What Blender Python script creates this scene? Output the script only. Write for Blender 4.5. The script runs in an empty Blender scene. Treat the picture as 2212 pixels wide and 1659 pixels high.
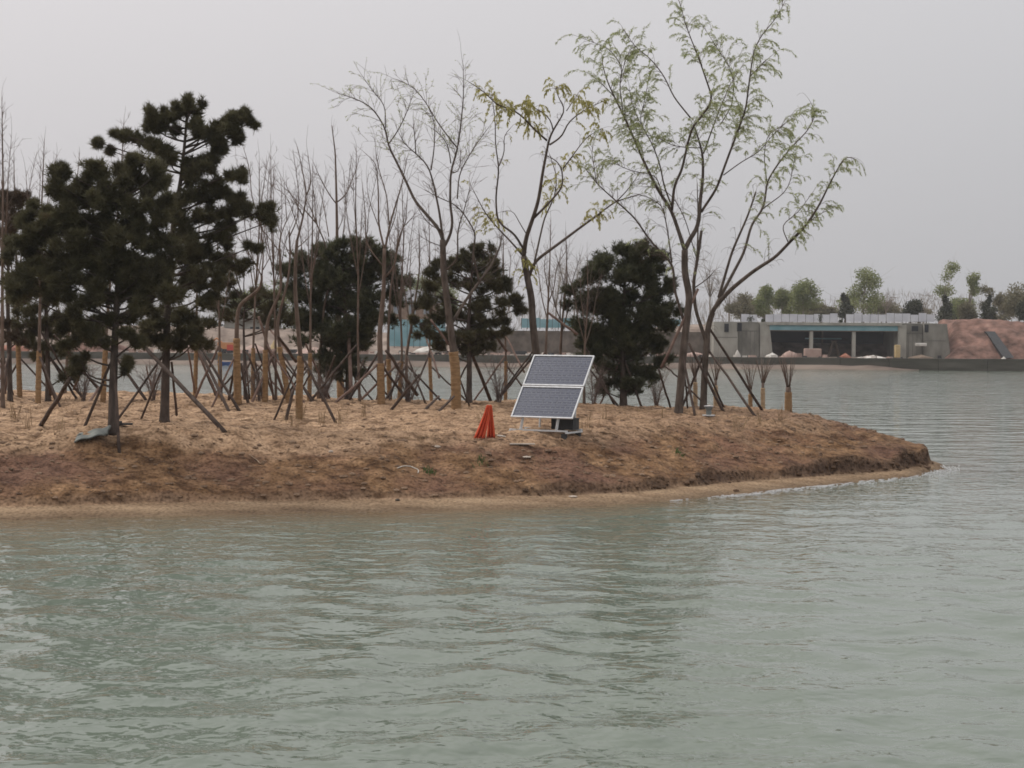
import bpy, math, random
import numpy as np
from mathutils import Vector, Matrix, Euler

S = bpy.context.scene
COL = S.collection
R = math.radians
PI = math.pi

# ------------------------------------------------------------------ camera
CAM_H, F, CX, CY = 3.7, 3508.0, 1106.0, 829.5          # eye height; focal length and centre on a 2212 px wide picture
cam_d = bpy.data.cameras.new('camera'); cam = bpy.data.objects.new('camera', cam_d); COL.objects.link(cam)
cam_d.sensor_width = 36.0; cam_d.lens = 36.0 * F / 2212.0
cam_d.clip_start = 0.5; cam_d.clip_end = 6000
cam_m = Euler((R(90 - 1.625), 0, 0)).to_matrix() @ Matrix.Rotation(R(0.45), 3, 'Z')
cam.matrix_world = Matrix.Translation((0, 0, CAM_H)) @ cam_m.to_4x4()
S.camera = cam

# ------------------------------------------------------------------ sky, sun, exposure
SUN_EL, SUN_AZ = R(52), R(-65)                           # azimuth from +Y, clockwise
W = bpy.data.worlds.new('World'); S.world = W; W.use_nodes = True
nt = W.node_tree; nt.nodes.clear()
n_out = nt.nodes.new('ShaderNodeOutputWorld'); n_bg = nt.nodes.new('ShaderNodeBackground')
n_sky = nt.nodes.new('ShaderNodeTexSky'); n_sky.sky_type = 'NISHITA'; n_sky.sun_disc = False
n_sky.sun_elevation = SUN_EL; n_sky.sun_rotation = SUN_AZ; n_sky.dust_density = 6.0; n_sky.air_density = 1.0
n_hs = nt.nodes.new('ShaderNodeHueSaturation'); n_hs.inputs['Saturation'].default_value = 0.10
n_tc = nt.nodes.new('ShaderNodeTexCoord')
n_dot = nt.nodes.new('ShaderNodeVectorMath'); n_dot.operation = 'DOT_PRODUCT'
n_dot.inputs[1].default_value = Vector((-0.80, 0.25, 0.54)).normalized()
n_no = nt.nodes.new('ShaderNodeTexNoise'); n_no.inputs['Scale'].default_value = 2.2; n_no.inputs['Detail'].default_value = 2.0
n_add = nt.nodes.new('ShaderNodeMath'); n_add.operation = 'MULTIPLY_ADD'; n_add.inputs[1].default_value = 0.12
n_rmp = nt.nodes.new('ShaderNodeValToRGB')
n_rmp.color_ramp.elements[0].position = 0.0; n_rmp.color_ramp.elements[0].color = (0.440, 0.440, 0.455, 1)
n_rmp.color_ramp.elements[1].position = 0.62; n_rmp.color_ramp.elements[1].color = (0.535, 0.516, 0.526, 1)
n_sc = nt.nodes.new('ShaderNodeVectorMath'); n_sc.operation = 'SCALE'; n_sc.inputs['Scale'].default_value = 10.0
n_mx = nt.nodes.new('ShaderNodeMix'); n_mx.data_type = 'RGBA'; n_mx.inputs['Factor'].default_value = 0.92
n_bg.inputs['Strength'].default_value = 0.10
L_ = nt.links.new
L_(n_sky.outputs['Color'], n_hs.inputs['Color'])
L_(n_tc.outputs['Generated'], n_dot.inputs[0]); L_(n_tc.outputs['Generated'], n_no.inputs['Vector'])
L_(n_no.outputs['Fac'], n_add.inputs[0]); L_(n_dot.outputs['Value'], n_add.inputs[2])
L_(n_add.outputs['Value'], n_rmp.inputs['Fac']); L_(n_rmp.outputs['Color'], n_sc.inputs[0])
n_sep = nt.nodes.new('ShaderNodeSeparateXYZ'); L_(n_tc.outputs['Generated'], n_sep.inputs[0])
n_cie = nt.nodes.new('ShaderNodeMapRange'); n_cie.inputs['From Min'].default_value = 0.0; n_cie.inputs['From Max'].default_value = 1.0
n_cie.inputs['To Min'].default_value = 9.3; n_cie.inputs['To Max'].default_value = 22.0      # an overcast sky brightens towards the zenith
L_(n_sep.outputs['Z'], n_cie.inputs['Value']); L_(n_cie.outputs['Result'], n_sc.inputs['Scale'])
L_(n_hs.outputs['Color'], n_mx.inputs['A']); L_(n_sc.outputs['Vector'], n_mx.inputs['B'])
L_(n_mx.outputs['Result'], n_bg.inputs['Color']); L_(n_bg.outputs['Background'], n_out.inputs['Surface'])
sd = bpy.data.lights.new('sun', 'SUN'); sd.energy = 1.4; sd.angle = R(18); sd.color = (1.0, 0.95, 0.88)
so = bpy.data.objects.new('sun', sd); COL.objects.link(so)
sv = Vector((math.sin(SUN_AZ) * math.cos(SUN_EL), math.cos(SUN_AZ) * math.cos(SUN_EL), math.sin(SUN_EL)))
so.rotation_euler = sv.to_track_quat('Z', 'Y').to_euler()
S.view_settings.view_transform = 'Standard'; S.view_settings.look = 'None'
S.view_settings.exposure = 0.22; S.view_settings.gamma = 1.0
S.cycles.filter_width = 1.7

# ------------------------------------------------------------------ helpers
RM = np.array(cam_m); EYE = np.array((0.0, 0.0, CAM_H))
def ray(px, py):
    return -RM[:, 2] + RM[:, 0] * (px - CX) / F + RM[:, 1] * (CY - py) / F
def at(px, py, Y):
    d = ray(px, py); return EYE + d * (Y / d[1])
def on_z(px, py, z=0.0):
    d = ray(px, py); return EYE + d * ((z - CAM_H) / d[2])
def crop(ox, oy, s):
    return lambda x, y: ((ox + x / s) / 1.64919, (oy + y / s) / 1.64919)
cA, cB, cC = crop(1150, 100, 1.659), crop(1950, 0, 1.44261), crop(800, 400, 2.37)
cL, cM, cN = crop(0, 1100, 3.318), crop(500, 1100, 3.318), crop(1000, 1100, 3.318)
cQ, cP, cG = crop(2100, 1000, 2.5925), crop(0, 300, 2.074), crop(1400, 900, 2.5925)

def hash2(i, j, s):
    h = (i * 374761393 + j * 668265263 + s * 1442695041) & 0xFFFFFFFF
    h = ((h ^ (h >> 13)) * 1274126177) & 0xFFFFFFFF
    return ((h ^ (h >> 16)) & 0xFFFF) / 65535.0
def vnoise(x, y, s=0):
    x = np.asarray(x, float); y = np.asarray(y, float)
    i = np.floor(x).astype(np.int64); j = np.floor(y).astype(np.int64)
    u = x - i; v = y - j; u = u * u * (3 - 2 * u); v = v * v * (3 - 2 * v)
    a, b, c, d = hash2(i, j, s), hash2(i + 1, j, s), hash2(i, j + 1, s), hash2(i + 1, j + 1, s)
    return (a * (1 - u) + b * u) * (1 - v) + (c * (1 - u) + d * u) * v - 0.5
def fbm(x, y, s=0, n=4):
    r = 0; a = 1.0
    for k in range(n):
        r = r + a * vnoise(x * 2 ** k + 17.3 * k, y * 2 ** k - 9.1 * k, s + k); a *= 0.5
    return r

class MB:
    def __init__(s): s.v = []; s.f = []; s.n = 0
    def add(s, V, Fc):
        V = np.asarray(V, float).reshape(-1, 3); s.v.append(V)
        s.f.append((np.asarray(Fc, int) + s.n)); s.n += len(V)
    def box(s, c, h, rot=0.0, M=None):
        sg = np.array([(-1,-1,-1),(1,-1,-1),(1,1,-1),(-1,1,-1),(-1,-1,1),(1,-1,1),(1,1,1),(-1,1,1)], float) * np.array(h)
        if M is not None: sg = sg @ np.asarray(M).T
        elif rot:
            ca, sa = math.cos(rot), math.sin(rot); sg = sg @ np.array([[ca, sa, 0], [-sa, ca, 0], [0, 0, 1]])
        s.add(sg + np.array(c), [(3,2,1,0),(4,5,6,7),(0,1,5,4),(1,2,6,5),(2,3,7,6),(3,0,4,7)])
    def hexa(s, P):      # eight corners: bottom ring then top ring
        s.add(P, [(3,2,1,0),(4,5,6,7),(0,1,5,4),(1,2,6,5),(2,3,7,6),(3,0,4,7)])
    def tube(s, P, rad, k=6, cap=True):
        P = np.asarray(P, float); n = len(P)
        rad = np.broadcast_to(np.asarray(rad, float), (n,))
        T = np.gradient(P, axis=0); T /= np.linalg.norm(T, axis=1)[:, None] + 1e-9
        ref = np.array((0.31, 0.93, 0.17)) if abs(T[0] @ np.array((0.31, 0.93, 0.17))) < 0.85 else np.array((1.0, 0, 0.1))
        A = np.cross(T, ref); A /= np.linalg.norm(A, axis=1)[:, None] + 1e-9
        B = np.cross(T, A)
        an = np.arange(k) * 2 * PI / k
        V = P[:, None, :] + rad[:, None, None] * (A[:, None, :] * np.cos(an)[None, :, None] + B[:, None, :] * np.sin(an)[None, :, None])
        i = np.arange(n - 1)[:, None] * k; j = np.arange(k)[None, :]; j2 = (j + 1) % k
        q = np.stack([i + j, i + j2, i + k + j2, i + k + j], -1).reshape(-1, 4)
        s.add(V.reshape(-1, 3), q)
        if cap and k >= 5:
            s.v.append(np.array([P[-1], P[0]])); b = s.n; base = b - n * k; s.n += 2
            l = base + (n - 1) * k
            s.f.append(np.array([(l + a, l + (a + 1) % k, b) for a in range(k)] + [(base + (a + 1) % k, base + a, b + 1) for a in range(k)]))
    def lathe(s, c, prof, k=12):
        V = [(c[0] + r * math.cos(a * 2 * PI / k), c[1] + r * math.sin(a * 2 * PI / k), c[2] + z) for r, z in prof for a in range(k)]
        n = len(prof)
        s.add(V, [(i * k + j, i * k + (j + 1) % k, (i + 1) * k + (j + 1) % k, (i + 1) * k + j) for i in range(n - 1) for j in range(k)])
    def build(s, name, mat, parent=None, smooth=False, loc=None):
        V = np.concatenate(s.v) if s.v else np.zeros((0, 3))
        if loc is not None: V = V - np.asarray(loc)
        me = bpy.data.meshes.new(name)
        lt = np.concatenate([np.full(len(f), f.shape[1]) for f in s.f]); li = np.concatenate([f.ravel() for f in s.f])
        me.vertices.add(len(V)); me.vertices.foreach_set('co', V.ravel())
        me.loops.add(len(li)); me.loops.foreach_set('vertex_index', li.astype(np.int32))
        me.polygons.add(len(lt)); me.polygons.foreach_set('loop_start', np.concatenate([[0], np.cumsum(lt)[:-1]]).astype(np.int32))
        me.polygons.foreach_set('use_smooth', np.full(len(lt), smooth))
        me.update(calc_edges=True); me.validate()
        if mat: me.materials.append(mat)
        o = bpy.data.objects.new(name, me); COL.objects.link(o)
        if loc is not None: o.location = loc
        if parent: o.parent = parent
        return o

def tag(o, label=None, cat=None, group=None, kind=None):
    if label: o['label'] = label
    if cat: o['category'] = cat
    if group: o['group'] = group
    if kind: o['kind'] = kind
    return o
def thing(name, label, cat, loc, group=None):
    o = bpy.data.objects.new(name, None); COL.objects.link(o); o.location = loc; o.empty_display_size = 0.3
    return tag(o, label, cat, group)
def part(mb, name, mat, root, smooth=False):
    """a part mesh given in world coordinates under a root that is only translated"""
    o = mb.build(name, mat, root, smooth, loc=None)
    o.location = (0, 0, 0)
    o.matrix_parent_inverse = Matrix.Translation(-Vector(root.location))
    return o
def sub(mb, name, mat, parent_part, smooth=False):
    return mb.build(name, mat, parent_part, smooth)

# ------------------------------------------------------------------ materials
def mat(name, c1, c2=None, scale=5.0, rough=0.85, bump=0.0, bscale=None, spec=0.3, transl=0.0, metal=0.0, detail=4.0, stretch=None, c3=None):
    m = bpy.data.materials.new(name); m.use_nodes = True; t = m.node_tree; b = t.nodes['Principled BSDF']
    b.inputs['Roughness'].default_value = rough; b.inputs['Specular IOR Level'].default_value = spec; b.inputs['Metallic'].default_value = metal
    tc = t.nodes.new('ShaderNodeNewGeometry'); vec = tc.outputs['Position']
    if stretch:
        mp = t.nodes.new('ShaderNodeMapping'); mp.inputs['Scale'].default_value = stretch; t.links.new(vec, mp.inputs['Vector']); vec = mp.outputs['Vector']
    no = t.nodes.new('ShaderNodeTexNoise'); no.inputs['Scale'].default_value = scale; no.inputs['Detail'].default_value = detail
    t.links.new(vec, no.inputs['Vector'])
    rp = t.nodes.new('ShaderNodeValToRGB'); rp.color_ramp.elements[0].position = 0.32; rp.color_ramp.elements[1].position = 0.68
    rp.color_ramp.elements[0].color = (*c1, 1); rp.color_ramp.elements[1].color = (*(c2 or c1), 1)
    if c3:
        e = rp.color_ramp.elements.new(0.8); e.color = (*c3, 1)
    t.links.new(no.outputs['Fac'], rp.inputs['Fac']); t.links.new(rp.outputs['Color'], b.inputs['Base Color'])
    if bump:
        n2 = t.nodes.new('ShaderNodeTexNoise'); n2.inputs['Scale'].default_value = bscale or scale * 3; n2.inputs['Detail'].default_value = 5
        t.links.new(vec, n2.inputs['Vector'])
        bp = t.nodes.new('ShaderNodeBump'); bp.inputs['Strength'].default_value = 0.8; bp.inputs['Distance'].default_value = bump
        t.links.new(n2.outputs['Fac'], bp.inputs['Height']); t.links.new(bp.outputs['Normal'], b.inputs['Normal'])
    if transl:
        tr = t.nodes.new('ShaderNodeBsdfTranslucent'); t.links.new(rp.outputs['Color'], tr.inputs['Color'])
        ms = t.nodes.new('ShaderNodeMixShader'); ms.inputs['Fac'].default_value = transl
        t.links.new(b.outputs['BSDF'], ms.inputs[1]); t.links.new(tr.outputs['BSDF'], ms.inputs[2])
        t.links.new(ms.outputs['Shader'], t.nodes['Material Output'].inputs['Surface'])
    return m

M_bark = mat('willow_bark', (0.060, 0.045, 0.035), (0.135, 0.105, 0.085), 9, 0.9, 0.012, 30, stretch=(1, 1, 0.35))
M_bark_dark = mat('pine_bark', (0.050, 0.038, 0.032), (0.115, 0.088, 0.072), 8, 0.95, 0.015, 25, stretch=(1, 1, 0.4))
M_bark_tan = mat('young_bark', (0.105, 0.072, 0.054), (0.185, 0.135, 0.105), 9, 0.9, 0.008, 30, stretch=(1, 1, 0.35))
M_twig = mat('twig', (0.105, 0.075, 0.065), (0.19, 0.145, 0.125), 3, 0.9)
M_twig_grey = mat('grey_twig', (0.14, 0.115, 0.10), (0.23, 0.20, 0.18), 3, 0.9)
M_wrap = mat('straw_wrap', (0.215, 0.128, 0.062), (0.345, 0.22, 0.115), 6, 0.95, 0.01, 60, stretch=(1, 1, 4))
M_wrap_pale = mat('pale_straw_wrap', (0.33, 0.24, 0.15), (0.45, 0.33, 0.21), 6, 0.95, 0.01, 60, stretch=(1, 1, 4))
M_pole = mat('dark_pole', (0.048, 0.034, 0.028), (0.11, 0.078, 0.062), 5, 0.9, 0.004, 40)
M_pole_red = mat('reddish_pole', (0.13, 0.082, 0.066), (0.22, 0.15, 0.12), 5, 0.9, 0.004, 40)
M_needle = mat('pine_needles', (0.066, 0.058, 0.033), (0.145, 0.132, 0.068), 2.6, 0.8, transl=0.3, c3=(0.15, 0.11, 0.065))
M_needle_deep = mat('dark_pine_needles', (0.055, 0.058, 0.033), (0.125, 0.128, 0.066), 2.6, 0.8, transl=0.3, c3=(0.13, 0.10, 0.06))
M_needle_brown = mat('brownish_needles', (0.055, 0.040, 0.024), (0.11, 0.075, 0.045), 2.2, 0.8, transl=0.15)
M_leaf = mat('willow_leaf', (0.31, 0.345, 0.155), (0.46, 0.49, 0.26), 1.5, 0.6, transl=0.5)
M_leaf_yel = mat('yellow_willow_leaf', (0.39, 0.36, 0.11), (0.53, 0.49, 0.19), 1.5, 0.6, transl=0.45)
M_far_leaf = mat('far_willow_leaf', (0.15, 0.18, 0.07), (0.29, 0.31, 0.14), 0.6, 0.8, transl=0.3)
M_far_olive = mat('far_olive_leaf', (0.14, 0.13, 0.075), (0.23, 0.205, 0.125), 0.6, 0.8, transl=0.3)
M_far_dark = mat('far_dark_leaf', (0.040, 0.046, 0.028), (0.085, 0.085, 0.055), 0.8, 0.9)
M_far_bare = mat('far_bare_twig', (0.20, 0.17, 0.14), (0.30, 0.27, 0.23), 0.8, 0.9)

def ground_material():
    m = bpy.data.materials.new('island_soil'); m.use_nodes = True; t = m.node_tree; b = t.nodes['Principled BSDF']
    ge = t.nodes.new('ShaderNodeNewGeometry'); at_ = t.nodes.new('ShaderNodeAttribute'); at_.attribute_name = 'soil'
    sep = t.nodes.new('ShaderNodeSeparateColor'); t.links.new(at_.outputs['Color'], sep.inputs['Color'])
    def noise(sc, det=5, st=None):
        n = t.nodes.new('ShaderNodeTexNoise'); n.inputs['Scale'].default_value = sc; n.inputs['Detail'].default_value = det
        if st:
            mp = t.nodes.new('ShaderNodeMapping'); mp.inputs['Scale'].default_value = st
            t.links.new(ge.outputs['Position'], mp.inputs['Vector']); t.links.new(mp.outputs['Vector'], n.inputs['Vector'])
        else: t.links.new(ge.outputs['Position'], n.inputs['Vector'])
        return n.outputs['Fac']
    def ramp(fac, *st):
        r = t.nodes.new('ShaderNodeValToRGB')
        while len(r.color_ramp.elements) < len(st): r.color_ramp.elements.new(0.5)
        for e, (p, c) in zip(r.color_ramp.elements, st): e.position = p; e.color = (*c, 1)
        t.links.new(fac, r.inputs['Fac']); return r.outputs['Color']
    def mix(f, a, c, mode='MIX'):
        x = t.nodes.new('ShaderNodeMix'); x.data_type = 'RGBA'; x.blend_type = mode
        if isinstance(f, float): x.inputs['Factor'].default_value = f
        else: t.links.new(f, x.inputs['Factor'])
        t.links.new(a, x.inputs['A']); t.links.new(c, x.inputs['B']); return x.outputs['Result']
    dry = ramp(noise(1.4), (0.30, (0.215, 0.136, 0.082)), (0.50, (0.315, 0.208, 0.128)), (0.70, (0.395, 0.268, 0.172)))
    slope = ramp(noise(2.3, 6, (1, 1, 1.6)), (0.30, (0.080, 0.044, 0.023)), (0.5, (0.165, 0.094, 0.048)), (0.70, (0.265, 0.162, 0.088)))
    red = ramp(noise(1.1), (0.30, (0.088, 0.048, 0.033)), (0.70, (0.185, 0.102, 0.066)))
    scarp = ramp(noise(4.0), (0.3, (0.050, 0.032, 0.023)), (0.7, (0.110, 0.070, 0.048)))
    beach = ramp(noise(1.0, 5, (0.5, 2, 1)), (0.35, (0.205, 0.138, 0.084)), (0.65, (0.290, 0.205, 0.128)))
    mask = ramp(noise(0.45, 3), (0.40, (0, 0, 0)), (0.62, (1, 1, 1)))
    sl = mix(mask, slope, red)
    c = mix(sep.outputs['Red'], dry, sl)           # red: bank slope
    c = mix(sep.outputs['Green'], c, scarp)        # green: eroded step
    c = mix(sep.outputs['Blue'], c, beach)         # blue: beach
    speck = ramp(noise(15, 5), (0.34, (0.50, 0.47, 0.45)), (0.48, (1, 1, 1)), (0.68, (1.35, 1.35, 1.35)))
    c = mix(0.9, c, speck, 'MULTIPLY')
    clump = ramp(noise(4.2, 7, (0.55, 1.0, 1.4)), (0.36, (0.48, 0.44, 0.41)), (0.47, (0.98, 0.98, 0.98)), (0.66, (1.22, 1.22, 1.22)))
    inv = t.nodes.new('ShaderNodeMath'); inv.operation = 'SUBTRACT'; inv.inputs[0].default_value = 0.9; t.links.new(sep.outputs['Blue'], inv.inputs[1]); inv.use_clamp = True
    c = mix(inv.outputs['Value'], c, clump, 'MULTIPLY')
    wet = t.nodes.new('ShaderNodeSeparateXYZ'); t.links.new(ge.outputs['Position'], wet.inputs[0])
    wm = t.nodes.new('ShaderNodeMapRange'); wm.inputs['From Min'].default_value = 0.02; wm.inputs['From Max'].default_value = 0.09
    wm.inputs['To Min'].default_value = 0.62; wm.inputs['To Max'].default_value = 1.0
    t.links.new(wet.outputs['Z'], wm.inputs['Value'])
    hv = t.nodes.new('ShaderNodeHueSaturation'); t.links.new(c, hv.inputs['Color']); t.links.new(wm.outputs['Result'], hv.inputs['Value'])
    t.links.new(hv.outputs['Color'], b.inputs['Base Color'])
    b.inputs['Roughness'].default_value = 0.95; b.inputs['Specular IOR Level'].default_value = 0.15
    bp = t.nodes.new('ShaderNodeBump'); bp.inputs['Strength'].default_value = 0.9; bp.inputs['Distance'].default_value = 0.11
    t.links.new(noise(5.5, 8), bp.inputs['Height']); t.links.new(bp.outputs['Normal'], b.inputs['Normal'])
    return m
M_soil = ground_material()

def water_material():
    m = bpy.data.materials.new('lake_water'); m.use_nodes = True; t = m.node_tree; b = t.nodes['Principled BSDF']
    ge = t.nodes.new('ShaderNodeNewGeometry'); at_ = t.nodes.new('ShaderNodeAttribute'); at_.attribute_name = 'shoal_reflection'
    def noise(sc, det, st):
        n = t.nodes.new('ShaderNodeTexNoise'); n.inputs['Scale'].default_value = sc; n.inputs['Detail'].default_value = det; n.inputs['Distortion'].default_value = 0.4
        mp = t.nodes.new('ShaderNodeMapping'); mp.inputs['Scale'].default_value = st; mp.inputs['Rotation'].default_value = (0, 0, R(-5))
        t.links.new(ge.outputs['Position'], mp.inputs['Vector']); t.links.new(mp.outputs['Vector'], n.inputs['Vector'])
        return n.outputs['Fac']
    n1 = noise(2.6, 2, (0.85, 1.0, 1)); n2 = noise(6.0, 1, (0.9, 1.0, 1)); n3 = noise(0.10, 3, (0.5, 1, 1))
    a = t.nodes.new('ShaderNodeMath'); a.operation = 'MULTIPLY_ADD'; a.inputs[1].default_value = 0.30
    t.links.new(n2, a.inputs[0]); t.links.new(n1, a.inputs[2])
    bp = t.nodes.new('ShaderNodeBump'); bp.inputs['Strength'].default_value = 1.0
    dm = t.nodes.new('ShaderNodeMapRange'); dm.inputs['From Min'].default_value = 0.35; dm.inputs['From Max'].default_value = 0.65
    dm.inputs['To Min'].default_value = 0.02; dm.inputs['To Max'].default_value = 0.07
    t.links.new(n3, dm.inputs['Value']); t.links.new(dm.outputs['Result'], bp.inputs['Distance'])
    t.links.new(a.outputs['Value'], bp.inputs['Height']); t.links.new(bp.outputs['Normal'], b.inputs['Normal'])
    n4 = noise(0.75, 3, (0.55, 1.0, 1)); cp = t.nodes.new('ShaderNodeAttribute'); cp.attribute_name = 'chop'
    bq = t.nodes.new('ShaderNodeBump'); bq.inputs['Strength'].default_value = 1.0; cm = t.nodes.new('ShaderNodeMath'); cm.operation = 'MULTIPLY'; cm.inputs[1].default_value = 0.34
    t.links.new(cp.outputs['Fac'], cm.inputs[0]); t.links.new(cm.outputs['Value'], bq.inputs['Distance']); t.links.new(n4, bq.inputs['Height'])
    t.links.new(bp.outputs['Normal'], bq.inputs['Normal']); t.links.new(bq.outputs['Normal'], b.inputs['Normal'])
    mx = t.nodes.new('ShaderNodeMix'); mx.data_type = 'RGBA'
    mx.inputs['A'].default_value = (0.136, 0.164, 0.130, 1); mx.inputs['B'].default_value = (0.150, 0.100, 0.055, 1)  # brown: silty shallows, with the bank's reflection also put into the colour
    t.links.new(at_.outputs['Fac'], mx.inputs['Factor']); t.links.new(mx.outputs['Result'], b.inputs['Base Color'])
    b.inputs['Roughness'].default_value = 0.05; b.inputs['IOR'].default_value = 1.333; b.inputs['Specular IOR Level'].default_value = 0.5
    return m
M_water = water_material()

# ------------------------------------------------------------------ island terrain
front_px = [(-420, 1128), (-150, 1126), (0, 1122), (250, 1118), (500, 1112), (700, 1108), (850, 1106), (1106, 1100), (1250, 1095), (1400, 1086),
            (1600, 1068), (1800, 1046), (1920, 1034), (2000, 1024), (2036, 1014)]
shore = [tuple(on_z(x, y)[:2]) for x, y in front_px]
shore = [(-60, shore[0][1] - 3.0)] + shore
shore += [tuple(at(x, 900, Y)[:2]) for x, Y in ((2030, 48.5), (1985, 52), (1900, 55.5), (1770, 58), (1500, 60), (1000, 63), (500, 64), (-300, 66))] + [(-60, 67)]
SH = np.array(shore)
def shore_dist(x, y):
    x = np.asarray(x, float); y = np.asarray(y, float)
    best = np.full(x.shape, 1e9); inside = np.zeros(x.shape, bool)
    n = len(SH)
    for i in range(n):
        a = SH[i]; b = SH[(i + 1) % n]; ab = b - a
        tt = np.clip(((x - a[0]) * ab[0] + (y - a[1]) * ab[1]) / (ab @ ab), 0, 1)
        best = np.minimum(best, np.hypot(x - a[0] - tt * ab[0], y - a[1] - tt * ab[1]))
        c = ((a[1] > y) != (b[1] > y))
        with np.errstate(divide='ignore', invalid='ignore'):
            xi = a[0] + (y - a[1]) / (b[1] - a[1] if b[1] != a[1] else 1e-9) * ab[0]
        inside ^= c & (x < xi)
    return np.where(inside, best, -best)
def terrain(x, y, full=False):
    x = np.asarray(x, float); y = np.asarray(y, float)
    d = shore_dist(x, y)
    dd = d + 0.30 * fbm(x * 0.5, y * 0.5, 3, 3) + 0.20 * fbm(x * 1.9, y * 1.9, 9, 4)
    hs = np.interp(x, [-14, -3, 0, 4, 8, 12], [0.08, 0.09, 0.15, 0.18, 0.24, 0.32]) * (0.35 + 1.5 * np.clip(fbm(x * 0.8, y * 0.3, 5, 3) + 0.45, 0, 1))
    bw = np.interp(x, [-14, 0, 5, 9, 12], [1.25, 1.2, 1.15, 0.85, 0.5]) + 0.35 * vnoise(x * 0.35, 0 * y, 31)
    beach = np.clip(dd / bw, -0.5, 1) * 0.14
    st = np.clip((dd - bw) / 0.16, 0, 1); st = st * st * (3 - 2 * st)
    t1 = np.clip((dd - bw) / 1.95, 0, 1)
    z = beach + st * hs
    top = 1.02
    z = z + (top - 0.14 - hs) * (t1 ** 0.9)
    z = z + 0.36 * np.clip((dd - bw - 1.95) / 1.1, 0, 1)
    z = z + 0.34 * np.clip((dd - bw - 3.05) / 10.0, 0, 1)
    land = np.clip((dd - bw - 0.3) / 1.2, 0, 1)
    z = z + land * (0.16 * fbm(x * 0.45, y * 0.45, 21, 3) + 0.13 * fbm(x * 1.6, y * 1.6, 23, 4) + 0.075 * fbm(x * 4.5, y * 4.5, 25, 3))
    # low berm of tipped sand along the lip at the left
    berm = np.exp(-((dd - bw - 2.75) / 0.7) ** 2) * np.interp(x, [-14, -6.5, -4.5], [0.27, 0.24, 0.0])
    z = z + berm * (0.8 + 0.8 * vnoise(x * 0.9, y * 0.3, 41))
    z = np.where(d < -0.2, np.minimum(z, -0.05 + 0.10 * (d + 0.2)), z)
    z = np.maximum(z, -1.2)
    if full:
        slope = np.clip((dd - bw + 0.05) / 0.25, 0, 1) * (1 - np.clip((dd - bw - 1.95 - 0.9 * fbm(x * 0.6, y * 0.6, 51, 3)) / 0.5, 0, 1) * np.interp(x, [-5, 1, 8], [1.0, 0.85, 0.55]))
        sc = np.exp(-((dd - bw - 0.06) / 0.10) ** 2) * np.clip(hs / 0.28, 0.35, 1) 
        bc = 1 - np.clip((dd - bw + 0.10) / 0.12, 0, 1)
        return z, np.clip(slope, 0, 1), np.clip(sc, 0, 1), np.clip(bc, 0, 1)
    return z
def ground(px, py, y0=33.5, y1=68.0):
    d = ray(px, py); Y = np.linspace(y0, y1, 700); P = EYE[None] + d[None] * (Y / d[1])[:, None]
    g = P[:, 2] - terrain(P[:, 0], P[:, 1])
    k = np.argmax(g <= 0) if (g <= 0).any() else int(np.argmin(g))
    p = P[k].copy(); p[2] = float(terrain(p[0], p[1])); return p
def gz(x, y): return float(terrain(np.array([x]), np.array([y]))[0])

def build_island():
    xs = np.concatenate([np.arange(-60, -17, 0.8), np.arange(-17, 13.6, 0.085)])
    ys = np.concatenate([np.arange(26, 31, 0.6), np.arange(31, 47, 0.065), np.arange(47, 62, 0.16), np.arange(62, 72, 0.5)])
    X, Y = np.meshgrid(xs, ys)
    z, a, b, c = terrain(X, Y, True)
    V = np.stack([X, Y, z], -1).reshape(-1, 3)
    nx, ny = len(xs), len(ys)
    i = np.arange(ny - 1)[:, None] * nx + np.arange(nx - 1)[None]
    keep = np.maximum.reduce([z[:-1, :-1], z[1:, 1:], z[:-1, 1:], z[1:, :-1]]) > -0.7
    i = i[keep]
    mb = MB(); mb.add(V, np.stack([i, i + 1, i + nx + 1, i + nx], -1).reshape(-1, 4))
    o = mb.build('island_ground', M_soil, smooth=True); tag(o, 'bare brown earth island with a sandy beach and eroded bank', kind='structure')
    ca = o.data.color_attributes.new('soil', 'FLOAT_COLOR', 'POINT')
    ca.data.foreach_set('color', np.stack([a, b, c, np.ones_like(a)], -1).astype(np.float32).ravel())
build_island()

def build_lakebed():
    mb = MB(); mb.add([(-900, -300, -2.5), (900, -300, -2.5), (900, 1500, -2.5), (-900, 1500, -2.5)], [(0, 1, 2, 3)])
    tag(mb.build('lake_bed', M_soil), 'muddy lake bed under the water', kind='structure')
build_lakebed()

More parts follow.
